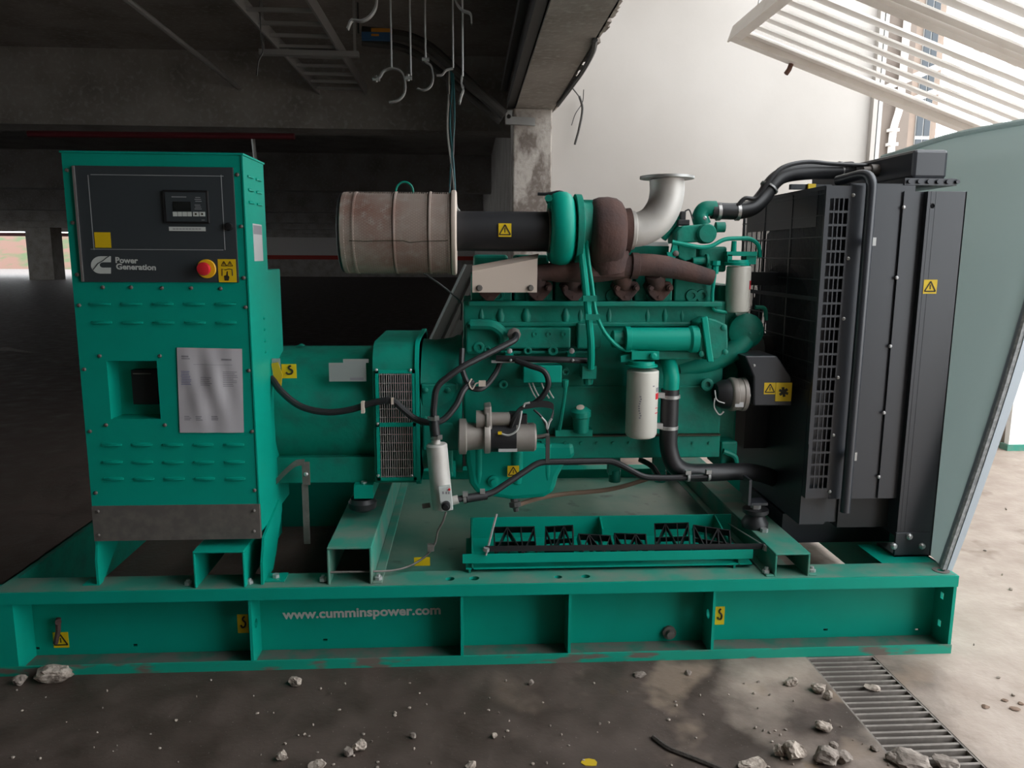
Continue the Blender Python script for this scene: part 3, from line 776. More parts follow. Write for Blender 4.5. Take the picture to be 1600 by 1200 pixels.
# emblem: a C with its two arms to the right and a diagonal cut
def emblem():
    mb = MB(); cx, cy = 158, 414; s = 1.0; out = []; inn = []
    for k in range(13):
        a = math.radians(90 + k * 15); out.append((cx - 1 + 15 * math.cos(a), cy - 13.6 * math.sin(a)))
    for k in range(13):
        a = math.radians(270 - k * 15); inn.append((cx + 3 + 5.5 * math.cos(a), cy - 4.2 * math.sin(a)))
    poly = [(cx + 15, cy - 13.6)] + out + [(cx + 15, cy + 13.6), (cx + 15, cy + 4.2)] + inn + [(cx + 15, cy - 4.2)]
    mb.pprism(poly, dY - .0012, dY)
    mb.tube(ppath([(146, 421, dY - .0016), (150, 416, dY - .0016), (153, 412, dY - .0016), (160, 408, dY - .0016), (166, 403, dY - .0016), (171, 400, dY - .0016)]), .0016, 4, 1)
    o = mb.build('emblem', ['white_print', 'door_grey'], cab, smooth=False); o['label'] = 'pale grey C-shaped emblem'
emblem()
text('lettering', 'Power', 181, 411, 9.5, 35, dY, cab, 'white_print', rot=-.02, bold=.03)
text('lettering', 'Generation', 182, 421, 9.5, 62, dY, cab, 'white_print', rot=-.02, bold=.03)
# pressed vents
vm = None
def vent(p, rot=None, sc=1):
    global vm
    if vm is None:
        mb = MB(); R = []
        for k in range(9):
            t = k / 8; x = (t - .5) * .066; e = math.sin(math.pi * min(max(t, .04), .96)) ** .35
            R.append([(x, .001, -.004), (x, -.009 * e, -.005), (x, -.009 * e, .001), (x, .001, .005 * e)])
        mb.rings(R); o = mb.build('vent', 'green', cab); vm = o
    else:
        o = vm.copy(); C.objects.link(o); o.parent = cab
    o.location = p
    if rot: o.rotation_euler = rot; o.scale = (sc, 1, 1)
for ry, x0, x1 in ((474, 157, 353), (503, 159, 354), (694, 175, 366), (721, 176, 367), (747, 178, 368)):
    for k in range(5):
        vent(at(x0 + (x1 - x0) * k / 4, ry, Y=CY))
for y in (278, 298, 317):
    for k in range(2): vent((CX1, CY + .08 + k * .1, at(396, y, X=CX1).z), (0, 0, math.pi / 2), .9)
for y in (497, 515, 533, 551):
    o = MB().lathe((CX1, CY + .17, at(412, y, X=CX1).z), (1, 0, 0), [(0, .006), (.004, .005), (.006, .002)], 8).build('rivet', 'green', cab)
screws('screw', [(105, 266), (114, 348), (121, 429), (124, 477), (371, 273), (377, 354), (381, 434), (384, 480), (161, 449), (205, 449), (253, 450), (299, 450), (345, 451),
                 (156, 556), (250, 556), (166, 664), (258, 664), (132, 577), (389, 579), (394, 674), (141, 674), (150, 770), (398, 766)], CY, .0065, cab, 'dull_steel')
lb = MB()
a = at(400, 350, X=CX1); b = at(400, 408, X=CX1)
lb.box(CX1, CX1 + .001, CY + .085, CY + .20, b.z, a.z); 
lb.box(CX1 + .001, CX1 + .0015, CY + .09, CY + .195, a.z - .035, a.z - .005, 1)
lb.build('side_label', ['label_grey', 'print_grey'], cab, smooth=False)
# recessed breaker
MB().pbox(206, 578, 247, 632, CY + .05, CY + .086).pbox(207, 583, 236, 585, CY + .047, CY + .051, 1).build('breaker', ['black_plastic', 'dull_steel'], cab, smooth=False, bevel=.002)
# legs: bent gusset plates
def leg(x, pts):
    o = MB().prism(pts, 'x', x - .004, x + .004).build('cabinet_leg', 'green', cab, smooth=False); return o
leg(CX0 + .003, [(.05, HS), (.075, HS), (.16, HS + .06), (.32, CZ0 + .02), (.32, CZ0 + .06), (.065, CZ0 + .06), (.062, CZ0 - .02), (.05, HS + .09)])
leg(CX1 + .004, [(.03, HS), (.17, HS), (.22, HS + .04), (.34, CZ0 + .01), (.34, CZ0 + .045), (.31, CZ0 + .06), (.07, CZ0), (.06, CZ0 - .03), (.035, HS + .08)])
MB().box(CX1, CX1 + .075, .05, .12, HS, HS + .007).lathe((CX1 + .04, .08, HS + .007), (0, 0, 1), [(0, .013), (.012, .013)], 6, mi=1).build('leg_foot', ['green', 'bolt'], cab, smooth=False)
MB().box(CX0 - .05, CX0, .05, .1, HS, HS + .005).build('leg_foot', 'green', cab, smooth=False)

# taped sheet of paper (a thing of its own)
pp = empty('paper_sheet', at(328, 676, Y=CY - .002)); tag(pp, 'crumpled printed paper sheet taped to the cabinet front', 'paper')
base = pp.location.copy()
A, B, Cc, Dd = at(276, 543, Y=CY - .004), at(378, 545, Y=CY - .004), at(381, 676, Y=CY - .004), at(281, 676, Y=CY - .004)
V = []; nx, nz = 14, 18
for j in range(nz + 1):
    for i in range(nx + 1):
        u, v = i / nx, j / nz
        p = (A * (1-u) + B * u) * (1-v) + (Dd * (1-u) + Cc * u) * v
        amp = .0045 * math.sin(math.pi * u) * (.3 + .7 * math.sin(math.pi * min(v * 1.1, 1)))
        p = p + Vector((0, -abs(amp) * (1.1 + math.sin(u * 17 - v * 5) + .6 * math.sin(u * 9 + v * 7)), 0))
        V.append(p - base)
K = len(V)
fs = [(j*(nx+1)+i, j*(nx+1)+i+1, (j+1)*(nx+1)+i+1, (j+1)*(nx+1)+i) for j in range(nz) for i in range(nx)]
mb = MB(); mb.add(V, fs)
mb.add([v + Vector((0, .0012, 0)) for v in V], [f[::-1] for f in fs])
mb.build('sheet', 'paper', pp, ang=80)
def pap(u, v):
    i = min(int(u * nx), nx - 1); j = min(int(v * nz), nz - 1); fu = u * nx - i; fv = v * nz - j
    q = lambda a, b: V[b * (nx + 1) + a]
    return (q(i, j)*(1-fu) + q(i+1, j)*fu)*(1-fv) + (q(i, j+1)*(1-fu) + q(i+1, j+1)*fu)*fv + Vector((0, -.0008, 0))
pr = MB(); random.seed(5)
def line(u0, u1, v, h, mi):
    n = max(2, int((u1 - u0) * nx * 1.5)); T_ = [pap(u0 + (u1-u0)*k/n, v) for k in range(n+1)]; B_ = [pap(u0 + (u1-u0)*k/n, v + h) for k in range(n+1)]
    pr.add(T_ + B_, [(k, k+1, n+1+k+1, n+1+k) for k in range(n)], mi)
line(.07, .18, .09, .02, 1); line(.07, .2, .12, .012, 1); line(.68, .84, .12, .02, 1); line(.25, .85, .19, .004, 1)
for k in range(9): line(.05 + random.random()*.01, .22 - random.random()*.04, .27 + k*.019, .008, 0); 
for k in range(5): line(.35, .55 - random.random()*.06, .34 + k*.022, .007, 1)
for k in range(9): line(.70, .93 - random.random()*.08, .27 + k*.021, .007, 1)
for u in (.08, .26, .50): 
    for k in range(3): line(u, u + .07 + random.random()*.04, .80 + k*.02, .010, 1)
pr.build('print', ['print_blue', 'print_grey'], pp, smooth=False)['kind'] = 'stuff'

# ---------------------------------------------------------------- alternator
AY = .60
def rrect(hw, z0, z1, r, n=6, cut=0):
    """rounded rectangle cross-section in (y, z) about AY"""
    P = []
    for cx, czz, a0 in ((hw - r, z1 - r, 0), (-hw + r, z1 - r, 90), (-hw + r, z0 + r, 180), (hw - r, z0 + r, 270)):
        for k in range(n + 1):
            a = math.radians(a0 + 90 * k / n); P.append((AY + cx + r * math.cos(a), czz + r * math.sin(a)))
    return P
xa0, xa1 = CX1 - .15, at(585, 640, Y=.32).x
zt = at(500, 543, Y=.6).z; zb_ = at(500, 757, Y=.32).z
ab = MB().prism(rrect(.285, zb_ + .03, zt, .235, 10), 'x', xa0, xa1)
ab.box(xa0, xa1, AY - .255, AY + .255, zb_, zb_ + .10)
alt = ab.build('alternator', 'green_cast', gen, ang=30)
fx0, fx1 = at(584, 640, Y=.3).x, at(656, 640, Y=.3).x
fzt = at(620, 528, Y=.5).z; fzb = at(620, 757, Y=.29).z
def arch(hw, z0, z1, rt=.10, rb=.03, n=7):
    P = []
    for cx, czz, a0, r in ((hw - rt, z1 - rt, 0, rt), (-hw + rt, z1 - rt, 90, rt), (-hw + rb, z0 + rb, 180, rb), (hw - rb, z0 + rb, 270, rb)):
        for k in range(n + 1):
            a = math.radians(a0 + 90 * k / n); P.append((AY + cx + r * math.cos(a), czz + r * math.sin(a)))
    return P
gy = AY - .31
gx0, gz1, gx1, gz0 = at(588, 650, Y=gy).x, at(615, 578, Y=gy).z, at(650, 650, Y=gy).x, at(615, 750, Y=gy).z
# hollow housing: walls and two ends, the near wall pierced behind the grille
AP = arch(.31, fzb, fzt); na_ = len(AP); fh = MB()
near = [k for k in range(na_) if abs(AP[k][0] - gy) < 1e-6 and abs(AP[(k + 1) % na_][0] - gy) < 1e-6][0]
fh.add([(fx0, *p) for p in AP] + [(fx1, *p) for p in AP], [(k, (k+1) % na_, na_ + (k+1) % na_, na_ + k) for k in range(na_) if k != near] + [tuple(range(na_)), tuple(range(na_, 2*na_))])
nz = sorted((AP[near][1], AP[(near + 1) % na_][1]))
oz0, oz1 = max(gz0 + .01, nz[0] + .004), min(gz1 - .01, nz[1] - .004)
for xa, xb, za, zb in ((fx0, gx0 + .01, *nz), (gx1 - .01, fx1, *nz), (gx0 + .01, gx1 - .01, nz[0], oz0), (gx0 + .01, gx1 - .01, oz1, nz[1])):
    fh.box(xa, xb, gy, gy + .006, za, zb)
fan = fh.build('fan_housing', 'green_cast', alt, ang=30)
MB().prism(arch(.318, fzb - .005, fzt + .008, .104, .034), 'x', fx1 - .016, fx1).build('housing_rim', 'green', alt, ang=30)
# ventilation grille: frame, dark cavity, fine bars
gy = AY - .31
gx0, gz1, gx1, gz0 = at(588, 650, Y=gy).x, at(615, 578, Y=gy).z, at(650, 650, Y=gy).x, at(615, 750, Y=gy).z
t = .012
g = MB().box(gx0, gx0 + t, gy - .008, gy + .002, gz0, gz1).box(gx1 - t, gx1, gy - .008, gy + .002, gz0, gz1).box(gx0, gx1, gy - .008, gy + .002, gz1 - t, gz1).box(gx0, gx1, gy - .008, gy + .002, gz0, gz0 + t)
zm = at(615, 663, Y=gy).z; g.box(gx0, gx1, gy - .008, gy + .002, zm - .008, zm + .008)
g.build('grille_frame', 'green', alt, smooth=False)
gb = MB()
nb = 15
for k in range(nb):
    x = gx0 + t + (gx1 - gx0 - 2*t) * (k + .5) / nb; gb.box(x - .0016, x + .0016, gy - .006, gy - .0018, gz0 + t, gz1 - t)
for k in range(13):
    z = gz0 + (gz1 - gz0) * (k + .5) / 13; gb.box(gx0 + t, gx1 - t, gy - .0065, gy - .0045, z - .0014, z + .0014)
o = gb.build('grille_bars', 'galv', alt, smooth=False); o['kind'] = 'stuff'
screws('screw', [(588, 578), (641, 578), (590, 662), (591, 743), (643, 743)], gy - .008, .006, alt, 'bolt')
# plates and stickers on the body; body surface near Y
sticker('sticker', 440, 569, 463, 591, AY - .287, alt, 'hook')
MB().pbox(514, 567, 572, 596, AY - .288, AY - .284).pbox(536, 561, 576, 567, AY - .288, AY - .284).pbox(547, 590, 568, 594, AY - .2892, AY - .288, 1).build('name_plate', ['plate_grey', 'print_grey'], alt, smooth=False)
MB().pbox(425, 560, 438, 575, .30, .302).build('tag', 'plate_grey', alt, smooth=False)
MB().pprism([(424, 568), (434, 566), (441, 585), (439, 607), (428, 594)], .295, .30).build('orange_tag', 'yellow_old', alt, smooth=False)
MB().pprism([(462, 541), (468, 538), (474, 541)], .58, .62).build('lifting_eye', 'green_cast', alt, smooth=False)
# feet, bolt pad and mount
MB().pbox(553, 758, 583, 779, .30, .90).build('foot', 'green', alt, smooth=False)
MB().lathe(at(569, 760, Y=.33), (0, 0, 1), [(0, .02), (.008, .02), (.01, .012), (.02, .012)], 8).build('mount_bolt', 'bolt', alt)
MB().lathe(at(567, 797, Y=.34), (0, 0, 1), [(0, .03), (.012, .052), (.035, .055), (.05, .045)], 16).build('rubber_mount', 'rubber', alt)
# flexible earth strap
st = MB(); P = spline(ppath([(432, 752, .30), (445, 738, .29), (462, 724, .285), (476, 722, .285)]), 5)
R = [[p + Vector((0, 0, .012)), p + Vector((0, -.004, .012)), p + Vector((0, -.004, -.012)), p + Vector((0, 0, -.012))] for p in P]
st.rings(R); st.pbox(472, 722, 484, 758, .284, .289).pbox(473, 757, 483, 850, .29, .294)
st.build('earth_strap', 'dull_steel', alt, smooth=False)
screws('screw', [(478, 741)], .284, .009, alt, 'bolt')
# adapter between fan housing and engine
ex = at(722, 600, Y=.4).x
ad = MB().lathe((fx1, AY, .84), (1, 0, 0), [(0, .27), (.05, .265), (.12, .275), (ex - fx1 - .02, .285), (ex - fx1, .285)], 28)
fly = ad.build('flywheel_housing', 'green_cast', gen, ang=30)
MB().pbox(676, 700, 708, 745, .36, .5).build('drop_pad', 'green_cast', fly, smooth=False, bevel=.006)
MB().pbox(658, 600, 716, 655, .335, .5).build('side_pad', 'green_cast', fly, smooth=False, bevel=.006)
screws('bolt', [(665, 610), (700, 610), (664, 654), (700, 652)], .334, .011, fly, 'green_cast')
MB().pbox(660, 660, 718, 705, .325, .6).build('starter_pad', 'green_cast', fly, smooth=False, bevel=.008)
MB().pbox(700, 720, 712, 745, .38, .5).build('lower_bracket', 'green', fly, smooth=False)
# ---------------------------------------------------------------- engine
EY = .40
eb = MB().pbox(724, 470, 1130, 690, EY + .015, .80)
eng = eb.build('engine', 'green_cast', gen, smooth=False, bevel=.008)
eng['label'] = 'green six cylinder diesel engine block'
def epart(name, mb, mt='green_cast', **kw): return mb.build(name, mt, eng, **kw)
epart('deck_rail', MB().pbox(732, 471, 1128, 479, EY - .02, .5), smooth=False, bevel=.004)
# six cylinder heads and rocker covers
hx = [735, 802, 866, 928, 991, 1053, 1117]
for i in range(6):
    epart('cylinder_head', MB().pbox(hx[i] + 1, 428, hx[i+1] - 2, 471, EY + .03, .80), smooth=False, bevel=.006)
    epart('rocker_cover', MB().pbox(hx[i] + 5, 398, hx[i+1] - 8, 428, EY + .10, .76), smooth=False, bevel=.012)
    mb = MB()
    for q in (28, 44):
        mb.lathe(at(hx[i] + q, 462, Y=EY + .03), (0, -1, 0), [(0, .026), (.007, .024), (.0072, .012), (.002, .011)], 14)
    epart('port_boss', mb)
# vertical bosses on the water jacket
bm_ = None
for x, w in ((752, 9), (782, 12), (822, 14), (884, 12), (907, 8), (952, 9), (1012, 8), (1039, 9), (1066, 7)):
    a = at(x, 482, Y=EY + .012); b = at(x, 503, Y=EY + .012); r = mpp(EY) * w * .62
    epart('jacket_boss', MB().lathe(a + Vector((0, .01, 0)), b - a, [(0, r * .55), ((b - a).length * .55, r), ((b - a).length, r * .75), ((b - a).length * 1.12, r * .1)], 12))
epart('jacket_ledge', MB().pbox(730, 503, 1100, 511, EY + .004, .6), smooth=False, bevel=.006)
# follower cover plates
epart('side_cover', MB().pbox(786, 512, 892, 545, EY - .022, .5), smooth=False, bevel=.007)
epart('side_cover', MB().pbox(728, 508, 784, 552, EY - .015, .5), smooth=False, bevel=.007)
epart('side_cover', MB().pbox(902, 505, 940, 545, EY - .03, .5), smooth=False, bevel=.007)
sc_ = []
for x in (836, 858, 881):
    epart('cover_bolt', MB().lathe(at(x, 522, Y=EY - .022), (0, -1, 0), [(0, .011), (.004, .011), (.0042, .006), (.001, .005)], 12))
epart('lower_ledge', MB().pbox(730, 548, 925, 553, EY - .01, .6), smooth=False, bevel=.004)
for x, y, r in ((748, 542, .022), (761, 545, .014), (824, 547, .016), (863, 547, .02), (883, 580, .016), (786, 600, .018), (1103, 600, .025)):
    epart('core_plug', MB().lathe(at(x, y, Y=EY - .0), (0, -1, 0), [(0, r), (.02, r), (.022, r * .8), (.021, r * .5), (.012, r * .45)], 14))
for x in (796, 893):
    mb = MB().pbox(x - 6, 551, x + 6, 560, EY - .045, EY)
    o = epart('bracket', mb, 'green', smooth=False)
    epart('bracket_bolt', MB().lathe(at(x, 548, Y=EY - .045), (0, -1, 0), [(0, .011), (.012, .011), (.014, .006)], 6), 'bolt')
# oil gallery pipe at rear
epart('coolant_elbow', MB().tube(fillet(ppath([(735, 507, .37), (770, 507, .365), (786, 520, .37), (786, 535, .385)]), .05), .022, 10))
# lower crankcase
epart('crankcase_panel', MB().pbox(733, 604, 1120, 606, EY + .005, .5), 'green_cast', smooth=False)
epart('pan_rail', MB().pbox(845, 681, 1125, 716, EY - .005, .78).pbox(735, 681, 850, 690, EY - .005, .78), smooth=False, bevel=.005)
epart('pan_gasket', MB().pbox(842, 680, 1126, 682, EY - .012, .7), 'ink', smooth=False)
mb = MB()
for k in range(11): mb.lathe(at(858 + k * 25, 692, Y=EY - .005), (0, -1, 0), [(0, .006), (.006, .006)], 6)
epart('pan_bolts', mb, 'green_cast')
# oil pan: bulged sump
pan = MB()
prof_ = [(724, 690), (897, 690), (900, 712), (884, 722), (872, 745), (866, 768), (850, 777), (800, 781), (745, 772), (733, 755), (727, 720)]
n_ = len(prof_); rings_ = []
for Y, k in ((EY + .0, .97), (EY - .015, .99), (EY + .03, 1.0), (.75, 1.0), (.78, .97)):
    pts = [at(x, y, Y=EY) for x, y in prof_]; c = sum(pts, Vector()) / n_
    rings_.append([Vector((c.x + (p.x - c.x) * k, Y, c.z + (p.z - c.z) * k)) for p in pts])
rings_ = [rings_[1], rings_[2], rings_[3], rings_[4]]
pan.rings(rings_)
op = pan.build('oil_pan', 'green', eng, smooth=False, bevel=.02)
for x, w in ((748, 10), (808, 14), (856, 9)): epart('pan_rib', MB().lathe(at(x, 693, Y=EY + .0), Vector((0, 0, -1)), [(0, w * .002), (.12, w * .002), (.16, w * .0016), (.175, .002)], 12), 'green')
epart('drain_plug', MB().lathe(at(771, 751, Y=EY - .012), (0, -1, 0), [(0, .026), (.012, .022), (.014, .012), (.024, .011)], 12), 'green')
sticker('sticker', 793, 728, 811, 745, EY - .034, eng, 'tri')
epart('sensor_stub', MB().lathe(at(803, 776, Y=EY + .01), (.15, -.2, -1), [(0, .016), (.02, .016), (.022, .024), (.04, .024), (.045, .012), (.06, .01)], 10), 'dark_pipe')
epart('drain_hose', MB().tube(spline(ppath([(806, 790, .40), (840, 779, .45), (880, 772, .5), (950, 765, .55), (1000, 752, .6), (1040, 738, .65)]), 6), .010, 8), 'tan_strap')
# engine mounting pads under the block, seen through the gap
for x in (960, 1031):
    epart('leg_post', MB().pbox(x - 9, 715, x + 9, 742, .62, .66).lathe(at(x, 752, Y=.64), (0, 0, 1), [(0, .026), (.05, .026), (.06, .018), (.15, .018)], 12), 'green_cast')
# dip stick, breather
epart('dipstick_tube', MB().tube(spline(ppath([(872, 680, .37), (876, 660, .36), (882, 620, .35), (884, 603, .35)]), 4), .007, 6).lathe(at(883, 606, Y=.35), (0, 0, 1), [(0, .01), (.02, .014), (.03, .014), (.034, .006)], 10))
epart('oil_filler', MB().pbox(868, 672, 926, 682, .36, .5).lathe(at(908, 674, Y=.36), (-.05, -.1, 1), [(0, .03), (.06, .034), (.064, .04), (.085, .04), (.09, .034), (.10, .02)], 16))
epart('filler_cap', MB().lathe(at(907, 640, Y=.345), (-.2, -.5, 1), [(0, .016), (.012, .016), (.014, .01)], 14), 'cream')
# control module under the conduit
epart('control_module', MB().pbox(818, 571, 878, 598, .325, .42), 'green', smooth=False, bevel=.003)
epart('mount_strip', MB().pbox(768, 563, 905, 567, .335, .345), 'plate_grey', smooth=False)
mb = MB()
for x in (826, 832, 846, 853): mb.tube(spline(ppath([(x, 598, .34), (x + 3, 606, .335), (x + 8, 616, .34), (x + 12, 622, .35)]), 4), .003, 5)
epart('module_wires', mb, 'white_wire')

# ---------------------------------------------------------------- exhaust manifold
mf = MB(); s_ = mpp(.36)
mf.tube(spline(ppath([(744, 436, .38), (800, 432, .37), (870, 424, .36), (930, 424, .35), (985, 416, .35), (1010, 414, .35), (1050, 419, .36), (1112, 434, .38)]), 5),
        [s_ * 13] * 10 + [s_ * 17] * 20 + [s_ * 16, s_ * 15, s_ * 15, s_ * 14, s_ * 13, s_ * 12], 14)
man = mf.build('exhaust_manifold', 'rust', gen)
MB().lathe(at(985, 415, Y=.35), (1, 0, -.05), [(0, s_*18), (.002, s_*20), (.028, s_*20), (.03, s_*18)], 18).build('slip_joint', 'rust', man)
for x in (765, 842, 897, 978, 1030):
    top = at(x - (8 if x > 900 else 4), 426, Y=.365); bot = at(x, 452, Y=.43)
    MB().tube(spline([top, (top + bot) / 2 + Vector((-.004, -.004, 0)), bot], 5), [s_*15]*6 + [s_*14]*5, 12).build('exhaust_runner', 'rust', man)
    mb = MB().pprism([(x - 22, 446), (x - 17, 440), (x + 17, 440), (x + 22, 447), (x + 17, 458), (x + 6, 470), (x - 5, 470), (x - 15, 461)], .385, .43)
    mb.build('port_flange', 'rust', man, smooth=False, bevel=.003)
    for q in (-15, 15):
        MB().lathe(at(x + q, 450, Y=.385), (0, -1, 0), [(0, .013), (.018, .013), (.019, .008), (.03, .008)], 8).build('flange_bolt', 'rust', man)
    MB().lathe(at(x, 464, Y=.385), (0, -1, 0), [(0, .006), (.004, .006)], 8).build('flange_stud', 'rust', man)
# heat shield
hs_ = MB().pprism([(738, 424), (840, 404), (839, 457), (738, 457)], .30, .304)
hs = hs_.build('heat_shield', 'cream', gen, smooth=False)
MB().add([at(738, 424, Y=.30), at(840, 404, Y=.30), at(842, 396, Y=.36), at(738, 415, Y=.36)], [(0, 1, 2, 3), (3, 2, 1, 0)]).build('folded_lip', 'cream', hs, smooth=False)
for x in (749, 829):
    MB().lathe(at(x, 450, Y=.30), (0, -1, 0), [(0, .012), (.003, .012), (.004, .008), (.012, .008)], 10).build('shield_bolt', 'dull_steel', hs)
    MB().cyl(at(x, 450, Y=.304), at(x, 450, Y=.40), .006, n=8).build('shield_post', 'dull_steel', hs)

# ---------------------------------------------------------------- air intake and turbocharger
TY = .36; ts = mpp(TY, 800, 360)
def pl(x0, prof, y, Y=TY, n=32):
    """lathe along X from pixel list [(px, r_px)] centred on row y"""
    mb = MB(); s0 = mpp(Y, x0, y); o = at(x0, y, Y=Y)
    mb.lathe(o, (1, 0, 0), [((x - x0) * s0, r * s0) for x, r in prof], n)
    return mb
af = pl(538, [(538, 60), (540, 63), (546, 63.5), (546.5, 62), (702, 61.5), (702.5, 63), (706, 63)], 364, n=40)
flt = af.build('air_filter', 'filter_paper', gen); flt['label'] = 'worn cylindrical air filter with wire mesh sleeve'
pl(535, [(534.5, 59), (536, 61.5), (538.5, 61.5)], 364, n=40).build('end_rim', 'black', flt)
pl(706, [(706, 64.5), (708, 65.5), (712, 65.5), (714, 62), (714, 34)], 364, n=40).build('end_cap', 'cream', flt)
# expanded metal sleeve: rings of small diamonds, plus three hoops
sl_ = MB(); o0 = at(540, 364, Y=TY); s0 = mpp(TY, 620, 364); Lx = 160 * s0; r_ = 62.6 * s0
nr, na = 46, 90
for i in range(nr):
    x = Lx * (i + .5) / nr + .012
    for k in range(na):
        a = 2 * math.pi * (k + .5 * (i % 2)) / na
        da = 2 * math.pi / na * .36; dx = Lx / nr * .42
        def P(aa, xx, rr): return (o0.x + xx, o0.y + rr * math.cos(aa), o0.z + rr * math.sin(aa))
        sl_.add([P(a - da, x, r_), P(a, x - dx, r_ + .0004), P(a + da, x, r_), P(a, x + dx, r_ + .0016)], [(0, 1, 3), (1, 2, 3)])
o = sl_.build('mesh_sleeve', 'filter_mesh', flt, smooth=False); o['kind'] = 'stuff'
for x in (560, 621, 674):
    pl(x, [(x - 1.5, 62), (x - 1.2, 63.6), (x + 1.2, 63.6), (x + 1.5, 62)], 364, n=40).build('hoop', 'filter_mesh', flt)
mb = MB(); mb.tube([at(x, 376 + q, Y=TY - r_ - .001) for x, q in ((545, 0), (570, 1), (600, 0), (630, 0), (640, 3), (660, 1), (700, 0))], .0014, 5); mb.build('seam', 'ink', flt)
mb = MB(); p = at(632, 300, Y=TY)
mb.tube([p + Vector((.032 * math.cos(math.radians(a)), 0, .036 * math.sin(math.radians(a)))) for a in range(-20, 201, 20)], .004, 6); mb.build('tie_loop', 'green_cast', flt)
ip = pl(712, [(712, 31), (724, 30.5), (860, 31)], 361)
pipe = ip.build('intake_pipe', 'black', gen); pipe['label'] = 'black intake pipe between air filter and turbocharger'
pl(855, [(855, 31.5), (856, 33.5), (864, 33.5), (865, 31.5)], 361).build('hose_clamp', 'dull_steel', pipe)
sticker('sticker', 779, 349, 799, 370, TY - 31 * ts - .001, pipe, 'tri')
tc_ = pl(850, [(864, 30), (860, 36), (857, 44), (858, 49), (863, 54), (873, 57.5), (883, 57), (890, 53), (895, 46), (898, 40)], 358)
tur = tc_.build('turbocharger', 'green', gen); tur['label'] = 'turbocharger with green compressor and rusty turbine housing'
pl(898, [(896, 47), (897, 53), (906, 53), (908, 46), (908, 40)], 358).build('band_clamp', 'green_cast', tur)
pl(905, [(905, 42), (912, 40), (922, 40)], 356).pbox(905, 312, 926, 345, TY - .03, TY + .1).build('bearing_housing', 'green_cast', tur)
pl(920, [(918, 36), (920, 44), (926, 51), (934, 54), (948, 55), (960, 53), (968, 48), (973, 40), (974, 30)], 364).tube([at(948, 395, Y=TY), at(950, 418, Y=TY), at(951, 428, Y=TY)], [.085, .078, .07], 16).build('turbine_housing', 'rust', tur)
MB().pbox(922, 424, 976, 433, TY - .055, TY + .055).build('turbine_foot', 'rust', tur, smooth=False, bevel=.004)
pl(972, [(972, 30), (973, 34), (983, 35), (984, 30)], 361).build('outlet_flange', 'rust', tur)
for x, y in ((853, 309), (857, 320)):
    MB().lathe(at(x + 6, y + 6, Y=TY - .04), (-.3, -1, .4), [(0, .014), (.03, .014)], 8).build('hose_fitting', 'green_cast', tur)
MB().tube(spline(ppath([(840, 303, TY), (856, 303, TY), (874, 300, TY), (884, 304, TY)]), 4), .006, 6).build('sense_line', 'black', tur)
# exhaust elbow
el = MB(); cpts = spline(ppath([(983, 360, TY), (1000, 358, TY), (1021, 347, TY), (1036, 326, TY), (1042, 302, TY), (1042, 280, TY)]), 5)
el.tube(cpts, [ts * (26.5 + .5 * k / len(cpts)) for k in range(len(cpts))], 28)
elb = el.build('exhaust_elbow', 'aluminium', gen); elb['label'] = 'silver exhaust elbow with flat flange on top'
MB().lathe(at(1042, 280, Y=TY), (0, 0, 1), [(0, ts*27), (.001, ts*42), (.010, ts*42), (.011, ts*24)], 36).build('flange', 'galv', elb)
pl(984, [(984, 27.5), (985, 29.5), (990, 29.5), (991, 27.5)], 360).build('clamp_ring', 'aluminium', elb)

# turbo oil pipes
oilp = MB(); oilp.tube(fillet(ppath([(911, 330, .30), (908, 385, .29), (914, 440, .27), (920, 500, .27), (924, 540, .29), (923, 575, .33)]), .05), .0145, 10)
oil = oilp.build('oil_drain_pipe', 'green', gen)
MB().tube(fillet(ppath([(915, 330, .29), (918, 400, .28), (926, 450, .265), (930, 490, .265), (945, 522, .28), (968, 545, .30), (1000, 552, .30)]), .08), .0075, 8).build('oil_feed_line', 'green', oil)
for y, x in ((467, 921), (496, 925)): MB().pbox(x - 10, y - 5, x + 12, y + 4, .25, .28).build('pipe_clip', 'green_cast', oil, smooth=False)
MB().pbox(910, 572, 932, 592, .33, .4).lathe(at(919, 600, Y=.36), (0, 0, 1), [(0, .018), (.03, .022)], 10).build('pipe_foot', 'green_cast', oil)

# oil cooler and oil filter
oc = MB(); s1 = mpp(.32, 1030, 530)
oc.lathe(at(975, 530, Y=.32), (1, 0, 0), [(0, s1*18), (.003, s1*20), (.022, s1*20), (.024, s1*18), (.245, s1*18), (.255, s1*21), (.28, s1*21)], 24)
ocl = oc.build('oil_cooler', 'green', gen)
MB().lathe(at(956, 530, Y=.33), (1, 0, 0), [(0, s1*12), (.004, s1*14), (.05, s1*14)], 16).build('end_boss', 'green_cast', ocl)
MB().pprism([(1092, 505), (1108, 497), (1120, 500), (1137, 508), (1138, 545), (1120, 562), (1100, 562), (1093, 548)], .30, .42).build('cooler_bracket', 'green_cast', ocl, smooth=False, bevel=.006)
MB().pprism([(1096, 497), (1106, 494), (1112, 540), (1116, 566), (1106, 566)], .285, .30).build('bracket_rib', 'green', ocl, smooth=False, bevel=.004)
screws('bracket_bolt', [(1093, 525), (1096, 553), (1133, 550), (1131, 512)], .30, .012, ocl, 'green_cast')
MB().pbox(980, 548, 1098, 562, .33, .42).build('cooler_foot', 'green_cast', ocl, smooth=False, bevel=.006)
MB().pbox(987, 549, 1030, 562, .28, .40).lathe(at(1002, 572, Y=.30), (0, 0, 1), [(0, s1*25), (.006, s1*25), (.007, s1*21), (.02, s1*20)], 22).pprism([(970, 556), (990, 552), (990, 564), (970, 566)], .30, .34).build('filter_head', 'green', ocl, smooth=True)
